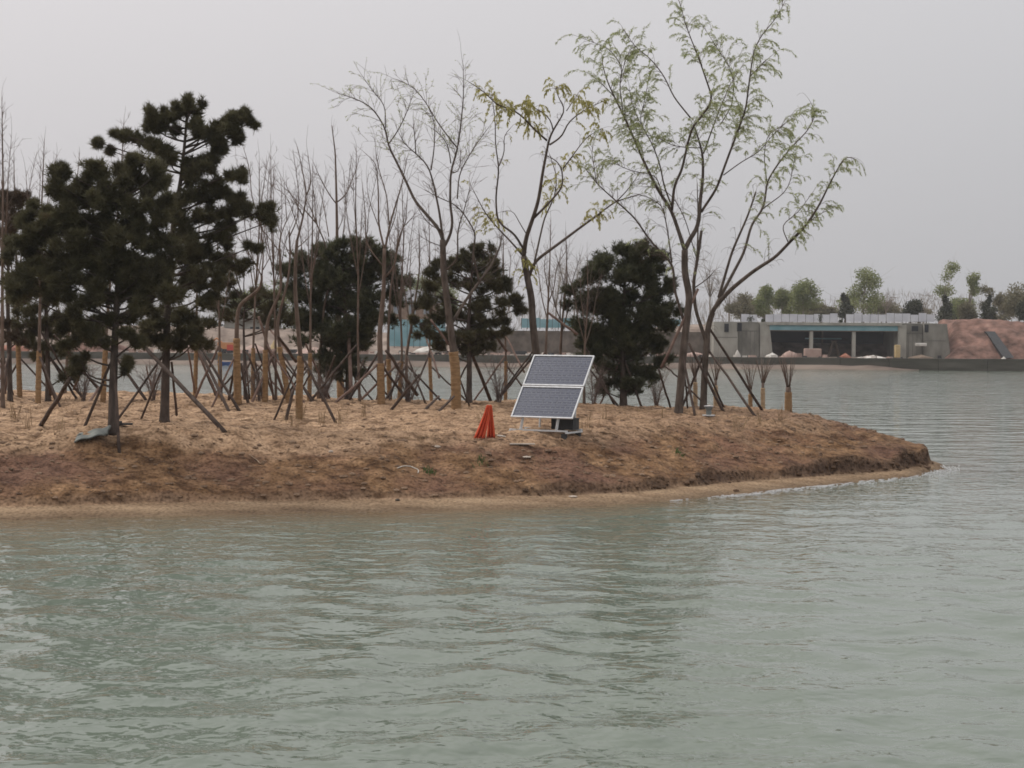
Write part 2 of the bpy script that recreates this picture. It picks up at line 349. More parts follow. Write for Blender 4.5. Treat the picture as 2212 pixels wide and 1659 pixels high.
def build_water():
    rng = np.random.RandomState(4)
    th = np.concatenate([np.linspace(-180, -23, 40)[:-1], np.arange(-23, 23, 0.13), np.linspace(23, 180, 40)])
    r = [2.0]
    while r[-1] < 1400:
        q = r[-1]; r.append(q * (1.012 if q < 11 else 1.0030 if q < 36 else 1.0048 if q < 70 else 1.009 if q < 130 else 1.03))
    r = np.array(r); T = np.radians(th); dr = np.gradient(r)
    X = r[:, None] * np.sin(T)[None]; Y = r[:, None] * np.cos(T)[None]
    z = np.zeros_like(X); N = 40
    gust = np.clip(0.62 + 1.1 * fbm(X * 0.055 + 5, Y * 0.10, 200, 3), 0.22, 1.5)
    for k in range(N):
        lam = 0.19 * (9.5 ** (k / (N - 1))) ; a = rng.normal(R(-84), R(44)); amp = 0.0108 * lam ** 0.92 * rng.uniform(0.6, 1.15)
        kx, ky = 2 * PI / lam * math.cos(a), 2 * PI / lam * math.sin(a)
        sel = r < 30 * max(lam, 0.6) ; i1 = int(sel.sum())
        if i1 < 2: continue
        Xk, Yk = X[:i1], Y[:i1]
        wrp = 1.6 * vnoise(Xk * (0.22 / lam) + k, Yk * (0.22 / lam), k) + 0.9 * vnoise(Xk * 0.5, Yk * 0.5 + k, 30 + k)
        ph = kx * Xk + ky * Yk + rng.uniform(0, 6.28) + 2.4 * wrp
        fade = np.clip((lam / dr[:i1] - 1.9) / 1.5, 0, 1)[:, None] * np.clip(2.0 - 2.0 * r[:i1] / (30 * max(lam, 0.6)), 0, 1)[:, None] * np.clip(0.35 + 1.7 * (vnoise(Xk * (0.13 / lam) + 3 * k, Yk * (0.13 / lam), 60 + k) + 0.35), 0, 1.8)
        sn = np.sin(ph); z[:i1] += amp * fade * gust[:i1] * (1.5 * (((sn + 1) * 0.5) ** 1.7) - 0.6)
    d = shore_dist(X, Y); z *= np.clip(0.30 - 0.7 * d / np.interp(X, [-14, -2, 4], [8.0, 6.0, 2.5]), 0.30, 1.12)
    nr, ntm = X.shape
    i = np.arange(nr - 1)[:, None] * ntm + np.arange(ntm - 1)[None]
    mb = MB(); mb.add(np.stack([X, Y, z], -1).reshape(-1, 3), np.stack([i, i + ntm, i + ntm + 1, i + 1], -1).reshape(-1, 4))
    o = mb.build('lake_water', M_water, smooth=True); tag(o, 'grey green rippled lake water around the island', kind='structure')
    sh = np.clip(1.0 + (d - 0.3 + 0.8 * fbm(X * 0.4, Y * 0.4, 301, 3)) / np.interp(X, [-14, -4, 3, 13], [4.2, 3.4, 1.8, 1.5]), 0, 1) ** 1.4 * np.interp(X, [-14, 2, 9, 13], [1.0, 0.8, 0.45, 0.40])  # shore band of shallow silt and painted bank reflection, widest at the left
    ch = np.clip((r - 42) / 30, 0, 1)[:, None] * np.ones_like(X); fb = o.data.attributes.new('chop', 'FLOAT', 'POINT'); fb.data.foreach_set('value', ch.astype(np.float32).ravel())
    fa = o.data.attributes.new('shoal_reflection', 'FLOAT', 'POINT'); fa.data.foreach_set('value', sh.astype(np.float32).ravel())
build_water()

# clods, crumbs and pebbles over the bank
M_clod = mat('soil_clods', (0.115, 0.072, 0.047), (0.25, 0.168, 0.108), 1.7, 0.95)
def ico():
    t = (1 + 5 ** 0.5) / 2
    v = np.array([(-1,t,0),(1,t,0),(-1,-t,0),(1,-t,0),(0,-1,t),(0,1,t),(0,-1,-t),(0,1,-t),(t,0,-1),(t,0,1),(-t,0,-1),(-t,0,1)], float)
    v /= np.linalg.norm(v[0])
    f = [(0,11,5),(0,5,1),(0,1,7),(0,7,10),(0,10,11),(1,5,9),(5,11,4),(11,10,2),(10,7,6),(7,1,8),(3,9,4),(3,4,2),(3,2,6),(3,6,8),(3,8,9),(4,9,5),(2,4,11),(6,2,10),(8,6,7),(9,8,1)]
    return v, np.array(f)
ICO_V, ICO_F = ico()
def build_clods():
    rng = np.random.RandomState(11); n = 15000
    x = rng.uniform(-15, 12.5, n); y = rng.uniform(33.5, 53, n); d = shore_dist(x, y)
    ok = (d > 1.2) & (rng.rand(n) < np.where(d < 4.2, 0.8, 0.22)); x, y = x[ok], y[ok]; z = terrain(x, y)
    ok = z > 0.16; x, y, z = x[ok], y[ok], z[ok]; n = len(x)
    s = 0.016 + 0.065 * rng.rand(n) ** 5
    V = ICO_V[None] * s[:, None, None] * (1 + 0.45 * (rng.rand(n, 12, 1) - 0.5)) * np.array((1.25, 1, 0.62)) + np.stack([x, y, z], -1)[:, None]
    mb = MB(); mb.add(V.reshape(-1, 3), (ICO_F[None] + (np.arange(n) * 12)[:, None, None]).reshape(-1, 3))
    x = rng.uniform(-10, 12.4, 26000); y = rng.uniform(33, 49, 26000); z, a_, sc, c_ = terrain(x, y, True)
    ok = (sc > 0.45) & (x > -9) & (rng.rand(26000) < np.interp(x, [-9, 0, 12], [0.25, 0.6, 0.9])); x, y, z = x[ok], y[ok], z[ok]; n = len(x)
    s = 0.025 + 0.055 * rng.rand(n) ** 2.5 * np.interp(x, [-9, 0, 12], [0.5, 0.9, 1.2])
    V = ICO_V[None] * s[:, None, None] * (1 + 0.5 * (rng.rand(n, 12, 1) - 0.5)) * np.array((1.2, 1, 0.8)) + np.stack([x, y - 0.03, z], -1)[:, None]
    m2 = MB(); m2.add(V.reshape(-1, 3), (ICO_F[None] + (np.arange(n) * 12)[:, None, None]).reshape(-1, 3))
    tag(m2.build('bank_clods', mat('damp_clods', (0.060, 0.038, 0.025), (0.145, 0.090, 0.054), 2.0, 0.95)), 'dark damp lumps slumped along the foot of the bank', 'clods', kind='stuff')
    tag(mb.build('soil_clods', M_clod), 'crumbly clods of earth scattered over the bank', 'clods', kind='stuff')
build_clods()

M_dry = mat('dry_grass', (0.22, 0.15, 0.085), (0.36, 0.26, 0.15), 4, 0.9)
M_green = mat('green_grass', (0.045, 0.085, 0.025), (0.09, 0.14, 0.04), 6, 0.8, transl=0.2)
def blades(mb, cx, cy, n, spread, h, rng, w=0.012, lean=0.35):
    x = cx + rng.normal(0, spread, n); y = cy + rng.normal(0, spread, n); z = terrain(x, y) - 0.02
    hh = h * rng.uniform(0.5, 1.1, n); lx = rng.normal(0, lean, n) * hh; ly = rng.normal(0, lean, n) * hh
    a = rng.uniform(0, PI, n); wx, wy = np.cos(a) * w, np.sin(a) * w
    V = np.stack([np.stack([x - wx, y - wy, z], -1), np.stack([x + wx, y + wy, z], -1), np.stack([x + lx * 0.45 + wx * .6, y + ly * 0.45, z + hh * 0.6], -1), np.stack([x + lx, y + ly, z + hh], -1)], 1)
    mb.add(V.reshape(-1, 3), np.array([(0, 1, 2, 3)])[None].repeat(n, 0).reshape(-1, 4) + (np.arange(n) * 4)[:, None])
def build_dry_grass():
    rng = np.random.RandomState(5); mb = MB()
    for k in range(520):
        x = rng.uniform(-14, 11); y = rng.uniform(35, 54)
        dd = float(shore_dist(np.array([x]), np.array([y]))[0])
        if dd < 2.4 or (dd > 5.0 and rng.rand() < 0.35): continue
        blades(mb, x, y, rng.randint(3, 10), 0.10, rng.uniform(0.05, 0.22), rng, 0.006)
    for px, py in ((62, 925), (128, 930), (635, 920), (695, 918), (790, 900), (650, 905), (1690, 905), (1245, 935), (1305, 905), (1590, 930), (1430, 900), (735, 915), (30, 905), (1640, 915), (1265, 925)):
        p = ground(px, py); blades(mb, p[0], p[1], 12, 0.07, 0.5, rng, 0.008, 0.12)
    tag(mb.build('dry_grass', M_dry), 'sparse dry straw coloured grass on the earth', 'grass', kind='stuff')
build_dry_grass()
rngG = np.random.RandomState(8)
for px, py, lb in ((1040, 1000, 'small green grass tuft on the bank below the red cloth'), (1465, 978, 'small green grass tuft on the bank below the largest willow'), (925, 1022, 'tiny green weed tuft on the bank right of the white rope')):
    mb = MB(); p = ground(px, py); blades(mb, p[0], p[1], 46, 0.075, 0.13, rngG, 0.012); tag(mb.build('grass_tuft', M_green), lb, 'grass tuft', 'green tufts on the bank')

# foam where ripples break on the shore
M_foam = mat('foam', (0.62, 0.62, 0.62), (0.80, 0.80, 0.79), 8, 0.7)
_t = M_foam.node_tree; _ms = _t.nodes.new('ShaderNodeMixShader'); _tr = _t.nodes.new('ShaderNodeBsdfTransparent'); _ms.inputs['Fac'].default_value = 0.5
_t.links.new(_t.nodes['Principled BSDF'].outputs['BSDF'], _ms.inputs[1]); _t.links.new(_tr.outputs['BSDF'], _ms.inputs[2]); _t.links.new(_ms.outputs['Shader'], _t.nodes['Material Output'].inputs['Surface'])
def build_foam():
    rng = np.random.RandomState(3); mb = MB()
    P = [np.array(SH[k]) for k in range(3, 17)]
    for a, b in zip(P[:-1], P[1:]):
        n = int(np.linalg.norm(b - a) / 0.045); t = (b - a) / np.linalg.norm(b - a); nn = np.array((t[1], -t[0]))
        for k in range(n):
            c = a + (b - a) * (k + rng.rand()) / n
            dens = np.interp(c[0], [-9, 2.5, 5, 8, 12], [0.0, 0.0, 0.40, 0.75, 1.0])
            for q in range(2):
                if rng.rand() > dens * (0.5 + vnoise(c[0] * 0.9, c[1] * 0.9 + q, 77) * 1.4 + 0.25): continue
                c2 = c + nn * (rng.normal(0.06, 0.09) + q * rng.uniform(0, 0.5) * dens)
                l = rng.uniform(0.03, 0.16); w = rng.uniform(0.006, 0.016) * (0.6 + 0.6 * dens); m = 7
                an = np.arange(m) * 2 * PI / m; rr = 1 + 0.4 * (rng.rand(m) - 0.5)
                V = [(c2[0] + t[0] * l * math.cos(x) * s + nn[0] * w * math.sin(x) * s, c2[1] + t[1] * l * math.cos(x) * s + nn[1] * w * math.sin(x) * s, 0.014) for x, s in zip(an, rr)]
                V2 = [(x, y, -0.05) for x, y, z in V]
                mb.add(V + V2 + [(c2[0], c2[1], 0.019)], np.array([(i, (i + 1) % m, m * 2) for i in range(m)]))
                mb.f.append(np.array([(i + m, (i + 1) % m + m, (i + 1) % m, i) for i in range(m)]) + mb.n - (2 * m + 1))
    tag(mb.build('shore_foam', M_foam, smooth=True), 'thin white foam line where ripples meet the beach', 'foam', kind='stuff')
build_foam()

# ------------------------------------------------------------------ trees
def resample(P, step):
    P = np.asarray(P, float); L = np.concatenate([[0], np.cumsum(np.linalg.norm(np.diff(P, axis=0), axis=1))])
    n = max(2, int(L[-1] / step) + 1); s = np.linspace(0, L[-1], n)
    Q = np.stack([np.interp(s, L, P[:, i]) for i in range(3)], -1)
    if n > 4:
        for _ in range(2): Q[1:-1] = 0.25 * Q[:-2] + 0.5 * Q[1:-1] + 0.25 * Q[2:]
    return Q
def unit(v): return v / (np.linalg.norm(v) + 1e-9)

def traced_limbs(limbs, Y0, rng, spread=0.45, base_ground=None):
    """limbs: list of (pixel points, start radius m, end radius m); each gets its own run in depth, branching off the nearest earlier limb"""
    out = []; placed = []                                   # placed: (px, py, Y)
    for li, (pts, r0, r1) in enumerate(limbs):
        pts = np.array(pts, float)
        if li == 0 or not placed: ys = Y0; sl = rng.uniform(-0.05, 0.05)
        else:
            q = np.array(placed); k = np.argmin((q[:, 0] - pts[0, 0]) ** 2 + (q[:, 1] - pts[0, 1]) ** 2); ys = q[k, 2]; sl = rng.uniform(-spread, spread)
        seg = np.concatenate([[0], np.cumsum(np.linalg.norm(np.diff(pts, axis=0), axis=1))]) * Y0 / F
        Ys = ys + sl * seg
        if li == 0 and base_ground is not None: pass
        Q = np.array([at(x, y, yy) for (x, y), yy in zip(pts, Ys)])
        if li == 0: Q[0, 2] = gz(Q[0, 0], Q[0, 1]) - 0.1
        Q = resample(Q, 0.16)
        out.append((Q, np.linspace(1, 0, len(Q)) ** 0.85 * (r0 - r1) + r1))
        for a, b, ya, yb in zip(pts[:-1], pts[1:], Ys[:-1], Ys[1:]):
            for f in np.linspace(0, 1, 6): placed.append((*(a + (b - a) * f), ya + (yb - ya) * f))
    return out

def twigs(limbs, rng, every=0.28, ln=(0.3, 0.9), start=0.35, up=0.5, droop=0.0, r=0.006, child=2, skip=1):
    """side shoots off the limbs; returns polylines"""
    res = []
    for k, (Q, rad) in enumerate(limbs):
        L = np.linalg.norm(np.diff(Q, axis=0), axis=1).sum(); n = max(1, int(L * (1 - (start if k >= skip else 0.8)) / every))
        for j in range(n):
            f = rng.uniform(start if k >= skip else 0.8, 1.0); i = min(len(Q) - 2, int(f * (len(Q) - 1)))
            d = unit(Q[i + 1] - Q[i]); v = unit(rng.normal(0, 1, 3)); v = unit(v - (v @ d) * d)
            a = rng.uniform(R(22), R(62)); dr = unit(d * math.cos(a) + v * math.sin(a) + np.array((0, 0, up * rng.rand())))
            l = rng.uniform(*ln) * (1.15 - 0.5 * f); res.append(shoot(Q[i], dr, l, rng, droop))
            for c in range(rng.randint(0, child + 1)):
                P = res[-1]; q = rng.randint(1, len(P) - 1) if len(P) > 2 else 1
                v = unit(unit(P[q] - P[q - 1]) + 0.8 * unit(rng.normal(0, 1, 3)) + np.array((0, 0, 0.25 * up)))
                res.append(shoot(P[q], v, l * rng.uniform(0.3, 0.65), rng, droop))
        res.append(shoot(Q[-1], unit(Q[-1] - Q[-2]), rng.uniform(*ln), rng, droop))
    return res
def shoot(p, d, l, rng, droop):
    n = 5; P = [np.array(p)]; dd = np.array(d)
    for k in range(n):
        dd = unit(dd + rng.normal(0, 0.10, 3) + np.array((0, 0, -droop * (k / n)))); P.append(P[-1] + dd * l / n)
    return np.array(P)
def leaf_quads(mb, P, D, l, w, rng):
    """narrow leaves at points P hanging along directions D"""
    n = len(P); D = D / (np.linalg.norm(D, axis=1)[:, None] + 1e-9)
    sd = np.cross(D, rng.normal(0, 1, (n, 3))); sd /= np.linalg.norm(sd, axis=1)[:, None] + 1e-9
    L = (l * rng.uniform(0.6, 1.25, n))[:, None]; Wd = (w * rng.uniform(0.7, 1.2, n))[:, None]
    V = np.stack([P, P + D * L * 0.45 + sd * Wd, P + D * L, P + D * L * 0.45 - sd * Wd], 1)
    mb.add(V.reshape(-1, 3), np.array([(0, 1, 2, 3)]).repeat(n, 0) + (np.arange(n) * 4)[:, None])
def add_leaves(mb, tw, rng, per, l, w, keep=lambda p: 1.0, start=0.3, droop=0.6):
    Ps, Ds = [], []
    for P in tw:
        if rng.rand() > keep(P[-1]): continue
        L = np.linalg.norm(np.diff(P, axis=0), axis=1).sum(); n = rng.poisson(per * L)
        for f in rng.uniform(start, 1, n):
            x = f * (len(P) - 1); i = min(int(x), len(P) - 2); Ps.append(P[i] + (P[i + 1] - P[i]) * (x - i) + rng.normal(0, 0.012, 3))
            Ds.append(unit(P[i + 1] - P[i]) + rng.normal(0, 0.55, 3) + np.array((0, 0, -droop)))
    if Ps: leaf_quads(mb, np.array(Ps), np.array(Ds), l, w, rng)

def finish_tree(name, label, limbs, tw, m_bark, m_twig, leaves=None, m_leaf=None, twig_r=0.006, wrap=None, poles=(), group=None, m_wrap=None, cat='tree', props=0):
    base = limbs[0][0][0]; root = thing(name, label, cat, Vector(base) + Vector((0, 0, 0.1)), group)
    mb = MB()
    for k, (Q, rad) in enumerate(limbs):
        rr = rad.copy()
        if k == 0: rr = rr * (1 + 0.35 * np.exp(-np.arange(len(rr)) * 0.9))
        mb.tube(Q, rr, 8 if k == 0 else 6)
    part(mb, 'trunk', m_bark, root, True)
    if tw:
        mb = MB()
        for P in tw: mb.tube(P, np.linspace(twig_r, twig_r * 0.45, len(P)), 3, False)
        part(mb, 'twigs', m_twig, root)['kind'] = 'stuff'
    if leaves: part(leaves, 'crown', m_leaf, root)['kind'] = 'stuff'
    if wrap:
        Q, rad = limbs[0]; z0, z1 = wrap; zz = Q[:, 2]; k = (zz >= z0 - 0.2) & (zz <= z1)
        if k.sum() >= 2:
            mb = MB(); W_ = resample(Q[k], 0.035); n = len(W_); mb.tube(W_, np.interp(np.linspace(0, 1, n), np.linspace(0, 1, k.sum()), rad[k]) + 0.020 + 0.008 * np.abs(np.sin(np.arange(n) * 0.75 + Q[0, 0])) + np.random.RandomState(n).normal(0, 0.003, n), 10); part(mb, 'trunk_wrap', m_wrap or M_wrap, root, True)
    gp = np.random.RandomState(int(abs(base[0] * 7919 + base[1] * 104729)) % 99991); extra = []
    for q in range(props):
        h = gp.uniform(1.15, 1.85); i = int(np.argmin(abs(limbs[0][0][:, 2] - (base[2] + h)))); tp = limbs[0][0][i]; an = gp.uniform(0, 6.28); d_ = gp.uniform(0.75, 1.5)
        fx, fy = tp[0] + d_ * math.cos(an), tp[1] + d_ * 0.8 * math.sin(an); extra.append((tp + (0.05 * math.cos(an), 0.05 * math.sin(an), 0), np.array((fx, fy, gz(fx, fy))), gp.uniform(0.022, 0.032), M_pole_red if gp.rand() < 0.35 else M_pole))
    for a, b, r, m in list(poles) + extra:
        r = r * 1.3; mb = MB(); a = np.array(a); b = np.array(b); e = unit(b - a)
        P = np.linspace(a - e * 0.02, b + e * 0.15, 6); P[1:-1] += np.random.RandomState(int(abs(a[0]) * 977) % 9999).normal(0, 0.008, (4, 3))
        mb.tube(P, np.linspace(r * 0.85, r * 1.05, 6), 7); part(mb, 'support_pole', m, root, True)
    return root
def pole(top, bot, Yt, r=0.034, m=None, on=True):
    """top and foot pixels; the head lies by the trunk at depth Yt, the foot on the soil"""
    b = ground(*bot) if on else at(*bot, Yt)
    if on and abs(b[1] - Yt) > 3.0:
        Yb = Yt + math.copysign(1.6, b[1] - Yt); b = at(*bot, Yb)
    return (at(*top, Yt), b, r, m or M_pole)

rng = np.random.RandomState(2024)
WG = 'leafing willows planted on the island'
# --- the two willows near the tip
Yw = ground(1465, 893)[1]
l1 = [([(1465, 895), (1470, 840), (1476, 760), (1484, 690), (1490, 640), cB(705, 1400), cB(706, 1285)], 0.125, 0.10),
      ([cB(706, 1290), cB(688, 1230), cB(652, 1120), cB(632, 1070), cB(570, 980), cB(500, 840), cB(440, 700), cB(390, 590), cB(345, 500), cB(300, 400), cB(280, 310)], 0.062, 0.012),
      ([cB(345, 500), cB(310, 460), cB(250, 405)], 0.016, 0.006),
      ([cB(390, 590), cB(370, 430), cB(390, 350), cB(330, 260), cB(270, 230), cB(190, 200)], 0.018, 0.006),
      ([cB(375, 400), cB(410, 280), cB(440, 230)], 0.014, 0.006),
      ([cB(640, 1080), cB(652, 950), cB(690, 880), cB(725, 720), cB(745, 650), cB(800, 590), cB(852, 515), cB(820, 420), cB(775, 290), cB(730, 180), cB(700, 90), cB(680, 10)], 0.045, 0.008),
      ([cB(735, 605), cB(650, 500), cB(600, 390), cB(530, 300), cB(450, 240), cB(390, 150)], 0.024, 0.007),
      ([cB(640, 1060), cB(600, 960), cB(580, 850), cB(540, 740), cB(470, 620), cB(490, 560), cB(512, 450)], 0.028, 0.007),
      ([cB(470, 620), cB(430, 520), cB(420, 440)], 0.014, 0.006),
      ([cB(700, 1300), cB(735, 1220), cB(770, 1180), cB(782, 1100), cB(785, 1030), cB(800, 920), cB(800, 800), cB(770, 690), cB(750, 640)], 0.075, 0.018),
      ([cB(790, 1090), cB(870, 970), cB(920, 830), cB(980, 670), cB(1020, 560), cB(1040, 400), cB(1060, 260), cB(1100, 180), cB(1180, 90), cB(1222, 5)], 0.042, 0.007),
      ([cB(1045, 390), cB(1100, 330), cB(1160, 280)], 0.016, 0.006),
      ([cB(802, 790), cB(870, 600), cB(940, 430), cB(1000, 340)], 0.024, 0.007),
      ([cB(890, 640), cB(950, 540), cB(960, 430), cB(940, 350), cB(850, 210), cB(790, 120)], 0.016, 0.006),
      ([cB(905, 900), cB(1000, 830), cB(1090, 780), cB(1160, 690), cB(1240, 620)], 0.018, 0.006),
      ([cB(800, 760), cB(740, 760), cB(640, 750), cB(560, 700), cB(470, 690)], 0.016, 0.006),
      ([cB(610, 1060), cB(560, 900), cB(430, 880), cB(330, 830), cB(270, 850)], 0.018, 0.006),
      ([(1476, 690), cB(650, 1480), cB(650, 1370), cB(620, 1330), cB(530, 1240), cB(450, 1120), cB(350, 1030), cB(260, 950), cB(205, 880)], 0.045, 0.012),
      ([cB(640, 1350), cB(620, 1200), cB(595, 1060), cB(540, 1020), cB(470, 1000)], 0.026, 0.008),
      ([cB(250, 930), cB(240, 850), cB(225, 780), cB(235, 730)], 0.014, 0.006)]
LW1 = traced_limbs(l1, Yw, rng, 0.42)
tw1 = twigs(LW1, rng, 0.068, (0.30, 1.15), 0.28, 0.35, 0.75)
lv = MB(); zc = at(1465, 500, Yw)[2]
add_leaves(lv, tw1, rng, 78, 0.085, 0.0095, lambda p: np.clip((p[2] - zc) / 2.6, 0.10, 0.95), droop=0.5)
finish_tree('willow_tree', 'tall willow with fresh pale green leaves, left of the pair near the island tip', LW1, tw1, M_bark, M_twig, lv, M_leaf, 0.0065, props=2,
            poles=[pole(cQ(1000, 80), cQ(680, 765), Yw, 0.036, M_pole_red, False), pole(cQ(700, 790), cQ(800, 875), Yw, 0.02, None, False), pole(cQ(880, 960), cQ(1000, 1075), Yw + .3, 0.022, None, False),
                   pole(cQ(640, 820), cQ(740, 1145), Yw, 0.026)], group=WG)
Yw2 = ground(1519, 886)[1] + 0.3
l2 = [([(1519, 886), (1521, 830), (1524, 770), (1530, 700), (1540, 675)], 0.11, 0.085),
      ([(1531, 697), cB(850, 1590), cB(940, 1490), cB(1050, 1400), cB(1110, 1360), cB(1170, 1325), cB(1240, 1250), cB(1330, 1160), cB(1400, 1050), cB(1450, 945), cB(1510, 835), cB(1540, 795), cB(1585, 820)], 0.075, 0.008),
      ([cB(855, 1590), cB(930, 1450), cB(1010, 1300), cB(1050, 1150), cB(1112, 1070), cB(1130, 930), cB(1180, 850), cB(1250, 760), cB(1340, 670), cB(1382, 585), cB(1350, 520)], 0.055, 0.007),
      ([cB(880, 1530), cB(950, 1290), cB(1030, 1110), cB(1072, 985)], 0.048, 0.024),
      ([cB(1100, 1080), cB(1150, 1040), cB(1210, 1000), cB(1245, 950), cB(1275, 800)], 0.018, 0.006),
      ([cB(1128, 935), cB(1112, 800), cB(1130, 690), cB(1200, 650), cB(1260, 610)], 0.016, 0.006),
      ([cB(1240, 1250), cB(1200, 1160), cB(1290, 1090), cB(1370, 980)], 0.018, 0.006),
      ([cB(1160, 1330), cB(1300, 1180), cB(1380, 1110), cB(1440, 1080)], 0.016, 0.006),
      ([(1526, 740), cB(760, 1590), cB(750, 1450), cB(770, 1340), cB(792, 1185)], 0.060, 0.045),
      ([cB(755, 1480), cB(830, 1430), cB(860, 1390)], 0.020, 0.01),
      ([cB(770, 1340), cB(710, 1130), cB(660, 1030), cB(600, 970), cB(500, 960)], 0.018, 0.007),
      ([cB(770, 1320), cB(775, 1150), cB(770, 940)], 0.03, 0.012)]
LW2 = traced_limbs(l2, Yw2, rng, 0.35)
tw2 = twigs(LW2, rng, 0.10, (0.30, 1.1), 0.38, 0.3, 0.9)
lv = MB(); zc2 = at(1519, 620, Yw2)[2]
add_leaves(lv, tw2, rng, 85, 0.085, 0.0095, lambda p: np.clip((p[2] - zc2) / 2.2, 0.0, 0.95) * np.clip((p[0] - at(1560, 0, Yw2)[0]) / 2.0, 0.25, 1.0), droop=0.7)
finish_tree('willow_tree', 'willow with a long low limb sweeping right, right of the pair near the island tip', LW2, tw2, M_bark, M_twig, lv, M_leaf, 0.0065, props=2,
            poles=[pole(cQ(1095, 420), cQ(1575, 1165), Yw2, 0.034), pole(cQ(1100, 640), cQ(1525, 1245), Yw2, 0.032), pole(cQ(920, 580), cQ(1235, 1205), Yw2, 0.036), pole(cQ(1020, 700), cQ(1240, 1165), Yw2, 0.026)], group=WG)
# --- the yellow willow behind the panel
Yy = 50.5
l3 = [([(1163, 862), (1160, 780), (1150, 690), cA(1235, 1600), cA(1210, 1480), cA(1187, 1350)], 0.135, 0.10),
      ([cA(1187, 1350), cA(1200, 1240), cA(1240, 1130), cA(1275, 1020), cA(1300, 850), cA(1325, 720), cA(1340, 640), cA(1400, 540), cA(1440, 480), cA(1400, 430), cA(1375, 360)], 0.075, 0.008),
      ([cA(1325, 665), cA(1250, 600), cA(1180, 520), cA(1120, 480), cA(1030, 460), cA(970, 390), cA(900, 340), cA(850, 310)], 0.034, 0.007),
      ([cA(1340, 690), cA(1420, 640), cA(1440, 565), cA(1520, 500), cA(1600, 455), cA(1680, 425)], 0.030, 0.007),
      ([cA(1360, 600), cA(1350, 540), cA(1290, 490), cA(1220, 455)], 0.022, 0.007),
      ([cA(1250, 1120), cA(1340, 1030), cA(1420, 940), cA(1415, 830), cA(1385, 780), cA(1310, 750)], 0.040, 0.01),
      ([cA(1420, 830), cA(1480, 750), cA(1560, 640), cA(1640, 600)], 0.022, 0.007),
      ([cA(1212, 1490), cA(1250, 1380), cA(1400, 1270), cA(1540, 1165), cA(1660, 1080), cB(250, 1110), cB(350, 1035), cB(470, 1000)], 0.055, 0.014),
      ([cB(350, 1040), cB(420, 970), cB(480, 880)], 0.02, 0.007),
      ([cA(1252, 1380), cA(1280, 1250), cA(1310, 1120), cA(1370, 1000), cA(1385, 880), cA(1340, 745)], 0.034, 0.01),
      ([cA(1187, 1350), cA(1110, 1260), cA(1050, 1200), cA(960, 1095), cA(885, 950)], 0.034, 0.010),
      ([cA(1200, 1330), cA(1130, 1210), cA(1060, 1170), cA(1030, 1140), cA(1022, 1000), cA(1042, 830), cA(1020, 690), cA(1020, 560), cA(1000, 400)], 0.040, 0.008),
      ([cA(1042, 815), cA(1080, 720), cA(1062, 640), cA(1110, 590)], 0.020, 0.008),
      ([cA(1205, 1220), cA(1150, 1130), cA(1125, 1070), cA(1060, 1085)], 0.018, 0.007),
      ([cA(1440, 490), cA(1480, 430), cA(1500, 400)], 0.016, 0.007)]
LY = traced_limbs(l3, Yy, rng, 0.40)
tw3 = twigs(LY, rng, 0.14, (0.25, 0.75), 0.45, 0.2, 0.7)
clump = [(*cA(1020, 390), 0.55), (*cA(1120, 400), 0.55), (*cA(1230, 370), 0.40), (*cA(1400, 300), 0.5), (*cA(1470, 340), 0.5), (*cA(1480, 830), 0.40), (*cA(1100, 500), 0.4), (*cA(1230, 580), 0.4), (*cA(1350, 960), 0.35),
         (*cA(1020, 1440), 0.5), (*cA(1280, 430), 0.35), (*cA(1590, 1060), 0.5), (*cA(1570, 470), 0.4), (*cA(940, 1150), 0.5), (*cA(1620, 590), 0.4)]
cl3 = [(at(x, y, Yy), r) for x, y, r in clump]
def near_clump(p):
    return max((1.0 if math.hypot(p[0] - c[0], p[2] - c[2]) < r * 1.15 else 0.06) for c, r in cl3)
lv = MB(); add_leaves(lv, tw3, rng, 60, 0.085, 0.014, near_clump, droop=1.0)
for c, r in cl3:                                     # hanging tassels of young leaves on the clumps
    k = np.argmin([np.min(np.linalg.norm(Q[:, [0, 2]] - c[[0, 2]], axis=1)) for Q, _ in LY]); Q = LY[k][0]
    hang = []
    for q in range(11):
        i = np.argmin(np.linalg.norm(Q[:, [0, 2]] - c[[0, 2]] - rng.normal(0, r * 0.5, 2), axis=1))
        s = shoot(Q[i], unit(rng.normal(0, 1, 3) + np.array((0, 0, 0.6))), rng.uniform(0.3, 0.75), rng, 1.3); hang.append(s)
    tw3 += hang; add_leaves(lv, hang, rng, 62, 0.10, 0.017, droop=1.1)
finish_tree('willow_tree', 'crooked willow with yellow leaf tassels standing behind the solar panels', LY, tw3, M_bark, M_twig, lv, M_leaf_yel, 0.006, props=3,
            poles=[pole(cG(800, 560), cG(1030, 880), Yy, 0.032, M_pole_red, False), pole(cG(1440, 560), cG(1670, 730), Yy, 0.034, M_pole_red, False), pole(cG(640, 700), cG(900, 1290), Yy, 0.045)], group=WG)
